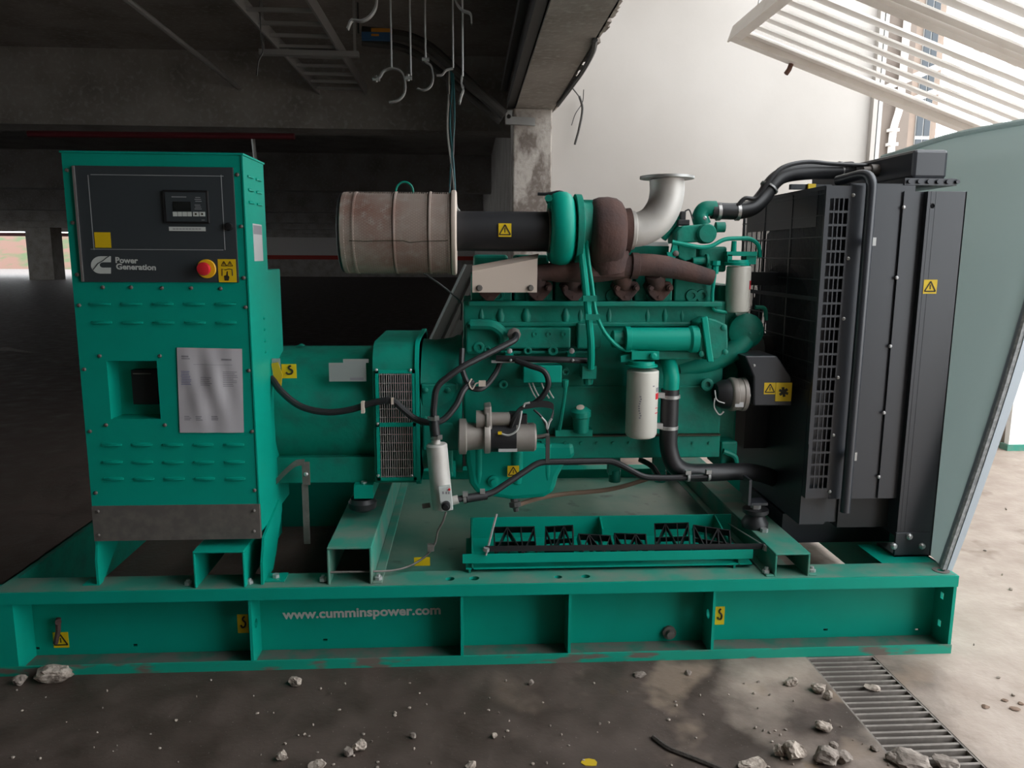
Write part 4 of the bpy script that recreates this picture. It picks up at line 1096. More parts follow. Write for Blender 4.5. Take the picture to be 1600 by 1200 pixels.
MB().lathe(at(1020, 556, Y=.28), (0, -1, 0), [(0, .014), (.012, .014), (.016, .008)], 8).build('head_bolt', 'green', ocl)
of = MB(); of.lathe(at(1001, 683, Y=.30), (0, 0, 1), [(0, s1*17), (.006, s1*22), (.018, s1*24.5), (.258, s1*24.5), (.262, s1*23)], 28)
ofl = of.build('oil_filter', 'filter_white', gen); ofl['label'] = 'white spin-on oil filter'
lp = MB(); c0_ = at(1001, 683, Y=.30); rr_ = s1 * 24.5 + .0006
def arc_patch(mb, c, r, a0, a1, z0, z1, mi, n=5):
    V = [(c.x + r * math.sin(a0 + (a1-a0)*k/n), c.y - r * math.cos(a0 + (a1-a0)*k/n), z) for z in (z0, z1) for k in range(n+1)]
    mb.add(V, [(k, k+1, n+1+k+1, n+1+k) for k in range(n)], mi)
arc_patch(lp, c0_, rr_, .75, 1.4, c0_.z + .155, c0_.z + .178, 0); arc_patch(lp, c0_, rr_, .75, 1.4, c0_.z + .10, c0_.z + .104, 0); arc_patch(lp, c0_, rr_, .75, 1.4, c0_.z + .12, c0_.z + .123, 0)
random.seed(2)
for k in range(10):
    a = -.35 + random.uniform(-.03, .03) + .06 * math.sin(k); z = c0_.z + .085 + k * .009; arc_patch(lp, c0_, rr_, a - .06, a + .05, z, z + .005, 1, 2)
arc_patch(lp, c0_, rr_, .45, .6, c0_.z + .205, c0_.z + .21, 1, 2); arc_patch(lp, c0_, rr_, .78, 1.4, c0_.z + .183, c0_.z + .2, 1, 4)
lp.build('print', ['red', 'print_grey'], ofl, smooth=False)['kind'] = 'stuff'

# fuel filter
s2 = mpp(.42, 1151, 450)
ff = MB(); ff.lathe(at(1151, 488, Y=.42), (0, 0, 1), [(0, s2*14), (.005, s2*17.5), (.014, s2*18.5), (.176, s2*18.5), (.18, s2*17)], 26)
ffl = ff.build('fuel_filter', 'filter_white', gen); ffl['label'] = 'small cream fuel filter'
lp = MB(); c0_ = at(1151, 488, Y=.42); arc_patch(lp, c0_, s2 * 18.5 + .0006, .75, 1.35, c0_.z + .09, c0_.z + .125, 0); lp.build('print', 'red', ffl, smooth=False)
fhd = MB().lathe(at(1151, 415, Y=.42), (0, 0, 1), [(0, s2*19), (.012, s2*19.5), (.014, s2*18), (.022, s2*17)], 22).pbox(1136, 393, 1183, 400, .40, .46).pbox(1137, 398, 1144, 414, .40, .45).pbox(1166, 396, 1182, 413, .41, .46)
fhead = fhd.build('fuel_filter_head', 'green', gen)
MB().tube(fillet(ppath([(1050, 378, .40), (1095, 387, .40), (1112, 385, .40), (1132, 373, .41), (1172, 372, .42), (1186, 382, .42), (1187, 402, .42)]), .03), s2 * 3.2, 8).build('fuel_line', 'green', fhead)
MB().lathe(at(1146, 397, Y=.42), (0, 0, 1), [(0, .012), (.05, .010)], 8).build('vent_screw', 'green', fhead)
MB().tube(fillet(ppath([(1117, 410, .40), (1117, 430, .40), (1113, 455, .40), (1113, 484, .40), (1135, 488, .41)]), .02), s2 * 2.8, 8).lathe(at(1117, 428, Y=.40), (0, 0, 1), [(0, .014), (.03, .014), (.034, .02), (.05, .02)], 8).build('fuel_line', 'green', fhead)

# fuel pump, thermostat housing, top of engine front
fp = MB().pprism([(1058, 362), (1066, 353), (1098, 350), (1098, 378), (1057, 380)], .42, .56)
fpo = fp.build('fuel_pump', 'green_cast', gen, smooth=False, bevel=.006)
MB().pprism([(1060, 380), (1088, 382), (1088, 405), (1070, 408), (1060, 402)], .42, .5).build('pump_base', 'green_cast', fpo, smooth=False, bevel=.004)
MB().pbox(1092, 385, 1136, 425, .44, .7).build('gear_cover_top', 'green_cast', fpo, smooth=False, bevel=.01)
MB().lathe(at(1106, 365, Y=.40), (0, 1, 0), [(0, s2*13), (.01, s2*15), (.06, s2*15)], 22).build('pump_cover', 'green_cast', fpo)
MB().tube([at(1118, 355, Y=.44), at(1132, 355, Y=.44)], s2*8, 12).build('pump_outlet', 'green_cast', fpo)
MB().pprism([(1052, 380), (1058, 378), (1060, 396), (1054, 404), (1044, 402), (1042, 394), (1049, 394)], .40, .42).build('throttle_lever', 'green', fpo, smooth=False)
screws('lever_bolt', [(1056, 396)], .40, .012, fpo, 'dull_steel')
MB().lathe(at(1082, 408, Y=.42), (1, 0, .05), [(0, s2*6), (.05, s2*6), (.052, s2*10), (.06, s2*10)], 14).build('drive_coupling', 'green_cast', fpo)
MB().tube(spline(ppath([(1035, 372, .5), (1052, 352, .5), (1064, 340, .5)]), 4), s2 * 7, 10).build('injector_pipe', 'green_cast', fpo)
MB().pbox(1064, 330, 1072, 346, .47, .5).pbox(1060, 343, 1078, 352, .46, .52).build('solenoid', 'black', fpo, smooth=False, bevel=.003)
MB().tube(spline(ppath([(1070, 330, .48), (1077, 328, .48), (1082, 342, .48)]), 4), .003, 5).build('solenoid_wire', 'black', fpo)
MB().pbox(940, 384, 1045, 398, .50, .8).build('cross_tube', 'green_cast', fpo, smooth=False)
MB().pbox(1000, 378, 1044, 384, .44, .46).build('pale_bar', 'plate_grey', fpo, smooth=False)
th = MB(); th.tube(spline(ppath([(1098, 352, .52), (1094, 338, .52), (1101, 327, .52), (1118, 326, .52)]), 5), [s2*13]*6 + [s2*12]*10, 14)
tho = th.build('thermostat_housing', 'green_cast', gen)
screws('bolt', [(1101, 341)], .49, .009, tho, 'bolt')
# upper coolant hose
s3 = mpp(.55, 1180, 300)
uh = MB(); uh.tube(spline(ppath([(1112, 329, .52), (1150, 330, .52), (1176, 324, .53), (1194, 306, .55), (1208, 285, .56), (1226, 273, .57), (1260, 268, .58), (1300, 267, .6), (1330, 265, .62)]), 6), s3 * 12.5, 16)
uho = uh.build('upper_coolant_hose', 'rubber', gen)
for x, y, d in ((1122, 331, (1, 0, 0)), (1152, 331, (1, 0, 0)), (1312, 266, (1, 0, 0))):
    MB().lathe(at(x, y, Y=.52 if x < 1200 else .61) - Vector(d) * .007, d, [(0, s3*12.5), (.001, s3*13.6), (.014, s3*13.6), (.015, s3*12.5)], 18).build('hose_clamp', 'steel', uho)
MB().lathe(at(1202, 293, Y=.555) - Vector((.003, 0, .004)), (.6, .1, .8), [(0, s3*12.5), (.001, s3*15), (.008, s3*15), (.009, s3*12.5)], 18).build('hose_clip', 'galv', uho)
MB().tube(spline(ppath([(1152, 322, .50), (1164, 310, .50), (1182, 309, .5), (1200, 285, .5), (1222, 262, .51), (1260, 253, .53), (1300, 256, .55), (1345, 258, .58), (1375, 258, .6)]), 5), s3 * 3.2, 8).build('vent_hose', 'rubber', uho)

# coolant pipe and lower hose
ch = MB(); s4 = mpp(.33, 1050, 640)
ch.tube(spline(ppath([(1036, 552, .42), (1044, 566, .37), (1049, 588, .33), (1048, 612, .33)]), 5), s4 * 12, 14)
cho = ch.build('coolant_pipe', 'green', gen)
lh = MB(); lh.tube(spline(ppath([(1047, 608, .33), (1046, 640, .33), (1045, 670, .33), (1045, 700, .33), (1055, 727, .33), (1078, 738, .34), (1120, 738, .36), (1170, 737, .42), (1215, 750, .55), (1260, 780, .7)]), 6), s4 * 14, 16)
lho = lh.build('lower_coolant_hose', 'rubber', gen)
for x, y in ((1047, 619), (1044, 667)):
    MB().lathe(at(x, y + 3, Y=.33), (0, 0, 1), [(0, s4*14.4), (.001, s4*15.4), (.013, s4*15.4), (.014, s4*14.4)], 20).pbox(x - 18, y - 5, x - 8, y + 3, .30, .32).build('hose_clamp', 'galv', lho)
# water pump and front gear cover
wp = MB(); s5 = mpp(.45, 1165, 510)
wp.lathe(at(1168, 518, Y=.42), (0, 1, 0), [(0, s5*20), (.012, s5*27), (.06, s5*28), (.16, s5*28)], 24)
wp.tube(spline(ppath([(1060, 575, .45), (1110, 566, .44), (1145, 548, .44), (1165, 530, .45)]), 5), s5 * 16, 12)
wpo = wp.build('water_pump', 'green_cast', gen)
screws('bolt', [(1171, 521), (1187, 521)], .425, .011, wpo, 'green_cast')
MB().pbox(1120, 445, 1150, 560, .46, .78).pbox(1118, 560, 1152, 715, .5, .78).build('front_gear_cover', 'green_cast', wpo, smooth=False, bevel=.01)
MB().pbox(1126, 690, 1152, 735, .42, .6).build('front_support', 'green_cast', wpo, smooth=False, bevel=.008)
MB().tube(fillet(ppath([(1130, 705, .40), (1150, 712, .40), (1150, 735, .4), (1185, 742, .42)]), .03), .012, 8).build('small_pipe', 'green_cast', wpo)
MB().tube(fillet(ppath([(1180, 480, .44), (1196, 480, .44), (1197, 500, .45)]), .02), .008, 8).build('bypass_line', 'green_cast', wpo)
# charging alternator and belt guard
s6 = mpp(.36, 1140, 616)
ca_ = MB(); ca_.lathe(at(1118, 616, Y=.37), (1, 0, 0), [(.045, s6*10), (.05, s6*22), (.055, s6*25), (.06, s6*26), (.075, s6*26), (.078, s6*25), (.098, s6*25), (.10, s6*26), (.115, s6*26), (.118, s6*20)], 24)
cao = ca_.build('charging_alternator', 'cast_alu', gen)
MB().lathe(at(1116, 616, Y=.37), (1, 0, 0), [(0, s6*12), (.004, s6*17), (.03, s6*22), (.055, s6*23)], 20).build('rear_cover', 'black', cao)
mb = MB(); mb.tube(spline(ppath([(1117, 622, .33), (1116, 636, .32), (1124, 648, .32), (1131, 643, .32)]), 4), .003, 5).tube(spline(ppath([(1117, 610, .33), (1120, 625, .31), (1132, 630, .31)]), 4), .003, 5); mb.build('lead_wires', 'white_wire', cao)
MB().pbox(1149, 622, 1162, 636, .31, .32).build('rating_label', 'label_grey', cao, smooth=False)
MB().tube([at(1155, 618, Y=.315), at(1172, 618, Y=.315)], .007, 8).build('pivot_bolt', 'bolt', cao)
bgd = MB().pprism([(1164, 556), (1214, 556), (1237, 590), (1237, 634), (1178, 634), (1178, 589)], .32, .50)
bgo = bgd.build('belt_guard', 'rad_black', gen, smooth=False, bevel=.005)
sticker('sticker', 1194, 598, 1212, 616, .32, bgo, 'tri'); sticker('sticker', 1212, 598, 1237, 627, .318, bgo, 'gear')
screws('guard_bolt', [(1178, 571)], .32, .006, bgo)
MB().pbox(1166, 560, 1290, 700, .62, .9).build('guard_back', 'rad_black', bgo, smooth=False)
MB().pbox(1172, 425, 1244, 446, .60, .64).build('guard_bracket', 'rad_black', bgo, smooth=False, bevel=.003)

# ---------------------------------------------------------------- starter motor
SY = .30; s7 = mpp(SY, 780, 680)
def plx(x0, prof, y, Y, n=22):
    mb = MB(); s0 = mpp(Y, x0, y); o = at(x0, y, Y=Y); mb.lathe(o, (1, 0, 0), [((x - x0) * s0, r * s0) for x, r in prof], n); return mb
so = plx(716, [(716, 24), (718, 28), (728, 28), (730, 22), (755, 20), (757, 27), (764, 27), (766, 26)], 682, SY).build('starter_motor', 'cast_alu', gen)
so['label'] = 'bare metal starter motor with black middle'
plx(766, [(766, 23), (806, 23), (806, 22)], 683, SY).build('motor_case', 'black', so)
plx(806, [(806, 22.5), (834, 22.5), (837, 20), (838, 6)], 683, SY).build('end_bell', 'cast_alu', so)
plx(758, [(744, 14), (758, 14), (760, 18), (764, 18), (765, 11), (795, 11), (797, 9)], 655, SY - .01).build('solenoid', 'cast_alu', so)
MB().pbox(796, 645, 812, 668, SY - .02, SY + .02).pbox(812, 648, 824, 664, SY - .01, SY + .02).build('terminal_block', 'black', so, smooth=False, bevel=.003)
MB().pprism([(756, 637), (768, 635), (770, 704), (758, 704)], SY - .04, SY + .06).build('mount_flange', 'cast_alu', so, smooth=False, bevel=.006)
MB().pbox(779, 702, 808, 706, SY - .055, SY - .04).build('rating_label', 'label_grey', so, smooth=False)
MB().tube(ppath([(838, 683, SY), (848, 682, SY), (858, 680, SY)]), .009, 8).build('terminal_stud', 'dull_steel', so)
mb = MB(); mb.tube(spline(ppath([(781, 677, SY - .06), (795, 680, SY - .065), (808, 672, SY - .065), (813, 655, SY - .06), (815, 642, SY - .05)]), 5), .004, 6).tube(spline(ppath([(818, 636, .26), (820, 631, .26), (828, 629, .26)]), 4), .004, 6); mb.build('white_lead', 'white_wire', so)
MB().pbox(778, 675, 784, 679, SY - .065, SY - .055).build('lead_terminal', 'yellow', so, smooth=False)
mb = MB(); mb.tube(spline(ppath([(798, 668, SY - .03), (803, 655, SY - .04), (812, 640, SY - .03), (830, 630, .28)]), 5), .008, 6).tube(spline(ppath([(834, 640, .28), (845, 650, .27), (853, 664, .27), (856, 676, .28)]), 4), .005, 6); mb.build('dark_lead', 'black', so)
mb = MB(); mb.tube(spline(ppath([(846, 652, .262), (853, 660, .262), (855, 670, .262), (858, 660, .262), (862, 654, .262)]), 4), .0045, 6); mb.build('white_lead', 'white_wire', so)
P = spline(ppath([(820, 634, .275), (845, 631, .275), (862, 634, .275), (865, 642, .275), (860, 658, .27)]), 5)
mb = MB(); mb.rings([[p + Vector((0, -.006, .012)), p + Vector((0, .006, .012)), p + Vector((0, .006, -.012)), p + Vector((0, -.006, -.012))] for p in P]); mb.build('battery_cable', 'black', so, smooth=False)

# ---------------------------------------------------------------- coolant heater with hoses
HY = .20; s8 = mpp(HY, 690, 730)
top, bot = at(682, 693, Y=HY), at(689, 765, Y=HY)
dv = bot - top
ht = MB(); ht.lathe(top, dv, [(0, s8*9), (.002, s8*15), (.006, s8*16.5), (dv.length, s8*16.5), (dv.length + .07, s8*16.2)], 24)
hto = ht.build('coolant_heater', 'aluminium', gen); hto['label'] = 'silver cylindrical coolant heater'
MB().pprism([(685, 762), (704, 759), (708, 797), (689, 800)], HY - .075, HY - .055).build('plug_plate', 'white_print', hto, smooth=False, bevel=.002)
MB().lathe(at(697, 789, Y=HY - .075), (0, -1, 0), [(0, .016), (.02, .016), (.022, .010), (.03, .009)], 14).build('power_plug', 'black_plastic', hto)
MB().lathe(at(702, 765, Y=HY - .075), (0, -1, 0), [(0, .005), (.003, .004)], 10).build('indicator_lamp', 'red', hto)
pm = MB()
for k, x in enumerate((691, 696, 700)): pm.pbox(x, 768, x + 2.5, 772, HY - .0755, HY - .0745)
pm.build('plate_print', 'print_grey', hto, smooth=False)
MB().cyl(at(704, 783, Y=HY - .02), at(716, 780, Y=HY - .02), s8*7, n=14).build('outlet_neck', 'aluminium', hto)
MB().cyl(at(672, 789, Y=HY), at(660, 791, Y=HY), s8*4, n=10).build('drain_cock', 'dull_steel', hto)
MB().cyl(at(681, 693, Y=HY), at(681, 680, Y=HY), s8*7, n=14).build('inlet_neck', 'aluminium', hto)
up_ = MB(); up_.tube(fillet(ppath([(681, 690, HY), (680, 664, HY), (677, 646, HY), (681, 603, HY), (722, 573, .22), (806, 531, .30), (806, 520, .34), (800, 518, .38)]), .035), s8 * 5.2, 10)
upo = up_.build('heater_hose', 'rubber', gen); 
MB().cyl(at(681, 686, Y=HY), at(677, 650, Y=HY), s8*8, n=14).build('hose_sleeve', 'rubber', upo)
for x, y in ((682, 683), (677, 653)): MB().lathe(at(x, y + 3, Y=HY), (0, 0, 1), [(0, s8*8.2), (.001, s8*9.2), (.012, s8*9.2), (.013, s8*8.2)], 14).pbox(x + 2, y - 2, x + 9, y + 4, HY - .03, HY - .015).build('hose_clamp', 'galv', upo)
MB().lathe(at(803, 522, Y=.345), (0, -1, 0), [(0, .026), (.015, .026), (.018, .018)], 8).build('hose_fitting', 'dull_steel', upo)
lo_ = MB(); lo_.tube(fillet(ppath([(712, 781, HY - .02), (740, 775, .20), (767, 772, .22), (842, 722, .28), (958, 720, .30), (1006, 746, .28), (1046, 747, .28), (1110, 744, .28)]), .03), s8 * 5.2, 10)
loo = lo_.build('heater_hose', 'rubber', gen)
for x, y, Y in ((727, 779, .19), (754, 775, .21), (1076, 745, .28), (1108, 744, .28)):
    MB().lathe(at(x - 3, y, Y=Y), (1, 0, .05), [(0, s8*6), (.001, s8*8), (.010, s8*8), (.011, s8*6)], 14).pbox(x - 4, y - 9, x + 4, y - 3, Y - .02, Y).build('hose_clamp', 'galv', loo)
MB().cyl(at(728, 779, Y=.19), at(760, 774, Y=.21), s8*7, n=12).build('hose_sleeve', 'rubber', loo)
MB().pbox(853, 682, 859, 724, .27, .285).build('hose_bracket', 'dark_pipe', loo, smooth=False)
MB().tube(spline(ppath([(1000, 718, .5), (1018, 728, .45), (1028, 742, .4), (1032, 750, .38)]), 4), s8 * 5, 8).build('branch_hose', 'rubber', loo)

# ---------------------------------------------------------------- wiring
wh = MB(); wh.tube(spline(ppath([(424, 590, .30), (440, 612, .27), (470, 635, .26), (510, 644, .26), (548, 640, .26), (580, 630, .255), (612, 626, .25), (630, 640, .25), (648, 654, .25), (668, 660, .24), (692, 656, .25), (712, 634, .27), (724, 610, .29), (738, 596, .32)]), 6), .0125, 10)
who = wh.build('wiring_harness', 'rubber', gen); who['label'] = 'black wiring harness looping from the cabinet to the engine'
MB().pbox(564, 628, 569, 646, .235, .26).pbox(611, 622, 615, 632, .235, .245).build('cable_tie', 'cream', who, smooth=False)
MB().tube(spline(ppath([(722, 545, .36), (722, 575, .33), (733, 602, .31), (748, 608, .31), (762, 600, .33), (776, 580, .36), (782, 565, .38)]), 5), .011, 8).build('branch', 'rubber', who)
mb = MB(); mb.tube(spline(ppath([(737, 592, .30), (733, 600, .29), (738, 608, .29), (743, 600, .29), (750, 597, .29)]), 4), .003, 5).pbox(748, 595, 759, 604, .285, .295); mb.build('connector', 'cream', who)
cn = MB(); cn.tube(spline(ppath([(775, 560, .34), (830, 561, .33), (880, 562, .33), (925, 564, .36)]), 5), .012, 10)
cno = cn.build('loom_conduit', 'black', gen)
MB().tube(spline(ppath([(806, 563, .31), (830, 572, .29), (850, 580, .28), (857, 598, .275), (850, 616, .275), (838, 628, .28), (826, 634, .285)]), 5), .011, 10).build('branch', 'black', cno)
screws('strap_bolt', [(798, 563), (895, 563)], .32, .006, cno)
hwire = MB(); hwire.tube(spline(ppath([(657, 424, .5), (690, 446, .5), (718, 470, .5), (721, 480, .48), (720, 500, .44)]), 4), .004, 6)
hwire.build('vent_line', 'wire_grey', gen)
# loose electric lead of the heater
el_ = MB(); el_.tube(spline(ppath([(697, 800, .12), (692, 815, .12), (684, 830, .13), (680, 848, .14), (668, 866, .14), (645, 882, .12), (615, 891, .09), (570, 893, .05), (516, 894, .03)]), 6), .004, 6).pbox(668, 852, 678, 862, .13, .15)
el_.build('heater_lead', 'dull_steel', gen)

# ---------------------------------------------------------------- battery tray
bt_ = MB(); by0, by1 = .10, .40
bz = HS + .015
x0, x1 = at(728, 868, Y=by0).x, at(1176, 866, Y=by0).x
bt_.box(x0, x1, by0, by1, bz, bz + .006)
tray = bt_.build('battery_tray', 'green', gen, smooth=False)
tz = at(950, 862, Y=by0).z
MB().box(x0 - .012, x1, by0 - .004, by0, at(950, 876, Y=by0).z, tz).build('front_lip', 'green', tray, smooth=False)
ztb = at(950, 806, Y=by1).z
MB().box(at(735, 820, Y=by1).x, at(1142, 820, Y=by1).x, by1, by1 + .006, bz, ztb).build('back_plate', 'green', tray, smooth=False, bevel=.002)
xm = at(936, 820, Y=by1).x
MB().add([(xm, by1, ztb), (xm, by1 - .07, ztb - .03), (xm + .003, by1 - .07, bz), (xm, by1, bz), (xm + .006, by1, ztb), (xm + .006, by1 - .07, ztb - .03), (xm + .009, by1 - .07, bz), (xm + .006, by1, bz)],
         [(0, 1, 2, 3), (7, 6, 5, 4), (0, 4, 5, 1), (1, 5, 6, 2), (2, 6, 7, 3), (3, 7, 4, 0)]).build('divider', 'green', tray, smooth=False)
for x in (at(738, 840, Y=.2).x, at(1142, 840, Y=.2).x):
    MB().prism([(by1, bz), (by0, bz), (by0, bz + .02), (by1, ztb)], 'x', x - .003, x + .003).build('side_plate', 'green_cast', tray, smooth=False)
MB().box(x0 + .01, x0 + .018, by0, by0 + .01, .25, bz).box(x1 - .07, x1 - .062, by0, by0 + .01, .25, bz).box(x0 + .01, x1 - .06, by0 + .10, by0 + .11, .25, bz).build('tray_support', 'green_cast', tray, smooth=False)
MB().add([at(758, 853, Y=by0 - .005), at(1204, 849, Y=by0 + .02), at(1204, 858, Y=by0 + .02), at(758, 862, Y=by0 - .005), at(758, 853, Y=by0 + .02), at(1204, 849, Y=by0 + .045), at(1204, 858, Y=by0 + .045), at(758, 862, Y=by0 + .02)],
         [(0, 1, 2, 3), (7, 6, 5, 4), (0, 4, 5, 1), (1, 5, 6, 2), (2, 6, 7, 3), (3, 7, 4, 0)]).build('hold_down_bar', 'black', tray, smooth=False)
MB().cyl(at(759, 868, Y=by0 - .012), at(776, 803, Y=by0 + .05), .004, n=6).lathe(at(759, 861, Y=by0 - .012), (.2, 0, 1), [(0, .012), (.012, .012)], 6).build('hold_down_rod', 'galv', tray)
MB().cyl(at(1196, 854, Y=by0 + .01), at(1138, 818, Y=by1 - .02), .003, n=6).lathe(at(1196, 860, Y=by0 + .012), (.2, 0, 1), [(0, .012), (.02, .012)], 6).build('hold_down_rod', 'galv', tray)

# black plastic lattice spacers lying in the tray
def lattice(w, d, h, seed):
    random.seed(seed); mb = MB(); t = .004
    mb.box(0, w, 0, t, 0, h).box(0, w, d - t, d, 0, h).box(0, t, 0, d, 0, h).box(w - t, w, 0, d, 0, h)
    n = 3
    for k in range(1, n): mb.box(w*k/n - t/2, w*k/n + t/2, 0, d, 0, h)
    for k in range(n):
        a = Vector((w*k/n, 0, 0)); b = Vector((w*(k+1)/n, d, 0))
        if (k + seed) % 2: a.y, b.y = d, 0
        q = (b - a).normalized(); nn = Vector((-q.y, q.x, 0)) * t/2
        mb.prism([(p.x, p.y) for p in (a - nn, b - nn, b + nn, a + nn)], 'z', 0, h)
    mb.box(0, w, d*.5 - t/2, d*.5 + t/2, 0, h * .7)
    return mb
sp = [(772, 845, 68, .17, 0, 'black plastic lattice spacer at the cabinet end of the battery tray'), (850, 838, 46, .15, .5, 'black plastic lattice spacer tilted beside the tray divider'),
      (905, 848, 55, .12, -.25, 'black plastic lattice spacer lying before the tray divider'), (958, 848, 52, .12, .35, 'black plastic lattice spacer just beyond the tray divider'),
      (1020, 838, 56, .16, .7, 'black plastic lattice spacer propped highest against the tray back'), (1078, 840, 60, .15, .55, 'black plastic lattice spacer at the radiator end of the battery tray')]
for k, (x, y, w, d, tl_, lab) in enumerate(sp):
    p = at(x, y + 8, Y=.2); o = lattice(w * mpp(.2), d * .85, .03, k).build('plastic_spacer', 'black_plastic', smooth=False)
    o.location = (p.x, .155, bz + .012 + (.012 if abs(tl_) > .4 else 0)); o.rotation_euler = (.42, -.12 * math.sin(k * 2.1) , tl_ * -.35)
    tag(o, lab, 'plastic spacer', 'lattice spacers in the battery tray')

# ---------------------------------------------------------------- radiator
RY = .215
rc = MB().box(1.36, 1.66, .26, 1.10, .40, 1.69)
rad = rc.build('radiator', 'black', gen, smooth=False); rad['label'] = 'tall black radiator with perforated fan guards'
# side post
px0, px1 = at(1425, 560, Y=RY - .02).x, 1.7086
zt_ = 1.6859
ph = at(1457, 322, Y=RY - .025)
holed(MB(), 'y', RY - .025, RY - .018, px0, px1, HS + .08, zt_, [(ph.x, ph.z, .009, .009, 1)]).box(px1 - .006, px1, RY - .025, RY + .15, HS, zt_).box(px0, px0 + .008, RY - .02, RY + .10, HS + .08, zt_).build('side_post', 'rad_black', rad, smooth=False, bevel=.002)
MB().box(px0 - .075, px0 + .002, RY - .003, RY + .003, at(1400, 778, Y=RY).z, zt_).build('post_flange', 'rad_black', rad, smooth=False)
MB().box(px0 - .005, px1 - .01, RY - .03, RY - .02, HS, at(1420, 828, Y=RY).z).box(px0 - .005, px1 - .01, RY - .03, RY + .1, HS, HS + .01).build('foot_plate', 'rad_black', rad, smooth=False, bevel=.002)
screws('foot_bolt', [(1396, 853), (1420, 838), (1440, 853)], RY - .03, .013, rad, 'bolt', 10, .014)
sticker('sticker', 1443, 437, 1464, 459, RY - .025, rad, 'tri')
screws('flange_bolt', [(1412, 324), (1401, 434), (1391, 541), (1381, 645), (1373, 745)], RY - .003, .007, rad)
# inner side panel
ix0, ix1 = at(1366, 540, Y=RY + .01).x - .16, px0 - .06
MB().box(1.30, px0 - .03, RY + .006, RY + .012, at(1330, 780, Y=RY).z, at(1370, 289, Y=RY).z).build('side_panel', 'rad_black', rad, smooth=False)
# perforated panel
X0 = 1.2016; z0g, z1g = at(1290, 778, Y=RY).z, at(1310, 290, Y=RY).z
holes_x0, holes_x1 = X0 + .014, X0 + .082
PX1 = X0 + .135
zr0, zr1 = at(1268, 763, Y=RY).z, at(1312, 310, Y=RY).z
pg = MB()
pg.box(X0, holes_x0, RY - .002, RY + .002, z0g, z1g).box(holes_x1, PX1, RY - .002, RY + .002, z0g, z1g)
pg.box(holes_x0, holes_x1, RY - .002, RY + .002, z0g, zr0).box(holes_x0, holes_x1, RY - .002, RY + .002, zr1, z1g)
nrow = 23; w = (holes_x1 - holes_x0) / 4
for k in range(1, 4): pg.box(holes_x0 + w*k - .0022, holes_x0 + w*k + .0022, RY - .002, RY + .002, zr0, zr1)
for k in range(1, nrow):
    z = zr0 + (zr1 - zr0) * k / nrow; pg.box(holes_x0, holes_x1, RY - .0021, RY + .0019, z - .0042, z + .0042)
pg.box(X0, X0 + .004, RY, RY + .06, z0g, z1g)
pg.build('perforated_guard', 'rad_black', rad, smooth=False)
screws('guard_bolt', [(1333, 305), (1325, 404), (1318, 498), (1309, 590), (1302, 680), (1296, 768)], RY - .002, .007, rad)
# vent pipe with clips
vt = MB(); vt.tube(fillet([at(1308, 283, Y=.30), at(1364, 268, Y=.17), at(1320, 800, Y=.17)], .06, 8), .0185, 12); 
vto = vt.build('vent_pipe', 'rad_black', rad)
for x, y in ((1363, 378), (1333, 714)):
    MB().pbox(x - 7, y - 7, x + 6, y + 6, .185, .20).lathe(at(x, y, Y=.185), (0, -1, 0), [(0, .009), (.008, .008)], 10).build('pipe_clip', 'galv', rad)
# top tank
tx0, tx1 = at(1427, 260, Y=.25).x, at(1481, 260, Y=.25).x
tz0, tz1 = at(1450, 288, Y=.25).z, at(1450, 233, Y=.25).z
tank = MB().box(tx0, tx1, .25, 1.10, tz0 + .02, tz1)
tko = tank.build('top_tank', 'rad_black', rad, smooth=False, bevel=.012)
MB().box(tx0 - .035, tx1 + .03, .235, 1.12, tz0 - .005, tz0 + .02).build('tank_flange', 'rad_black', rad, smooth=False)
mb = MB()
for k in range(6): mb.lathe((tx0 - .02 + k * .036, .234, tz0 + .008), (0, -1, 0), [(0, .008), (.008, .008)], 6)
mb.build('tank_bolts', 'rad_black', rad)
MB().lathe(Vector((tx0, .50, tz1 - .05)), (-1, 0, 0), [(0, .024), (.03, .024), (.032, .016), (.06, .014)], 12).build('level_sensor', 'dull_steel', rad)
MB().box(1.30, tx0, .24, 1.1, tz0 - .04, tz0).build('header_plate', 'rad_black', rad, smooth=False)
# fan shroud and guard facing the engine
sh_ = MB(); cyf, czf = .66, 1.05
n = 28; 
sq = []
def sqp(a, hw_, hh_):
    c_, s_q = math.cos(a), math.sin(a); k_ = min(hw_ / abs(c_) if abs(c_) > 1e-6 else 9, hh_ / abs(s_q) if abs(s_q) > 1e-6 else 9); return (cyf + c_ * k_, czf + s_q * k_)
o_ = [sqp(2*math.pi*k/n, .40, .56) for k in range(n)]; i_ = [(cyf + .37 * math.cos(2*math.pi*k/n), czf + .37 * math.sin(2*math.pi*k/n)) for k in range(n)]
sh_.add([(1.32, *p) for p in o_] + [(1.30, *p) for p in i_] + [(1.24, *p) for p in i_], [(k, (k+1) % n, n + (k+1) % n, n + k) for k in range(n)] + [(n + k, n + (k+1) % n, 2*n + (k+1) % n, 2*n + k) for k in range(n)])
sh_.build('fan_shroud', 'rad_black', rad)
hub = MB().cyl((1.16, cyf, czf), (1.28, cyf, czf), .07, n=16).build('fan_hub', 'black_plastic', rad)
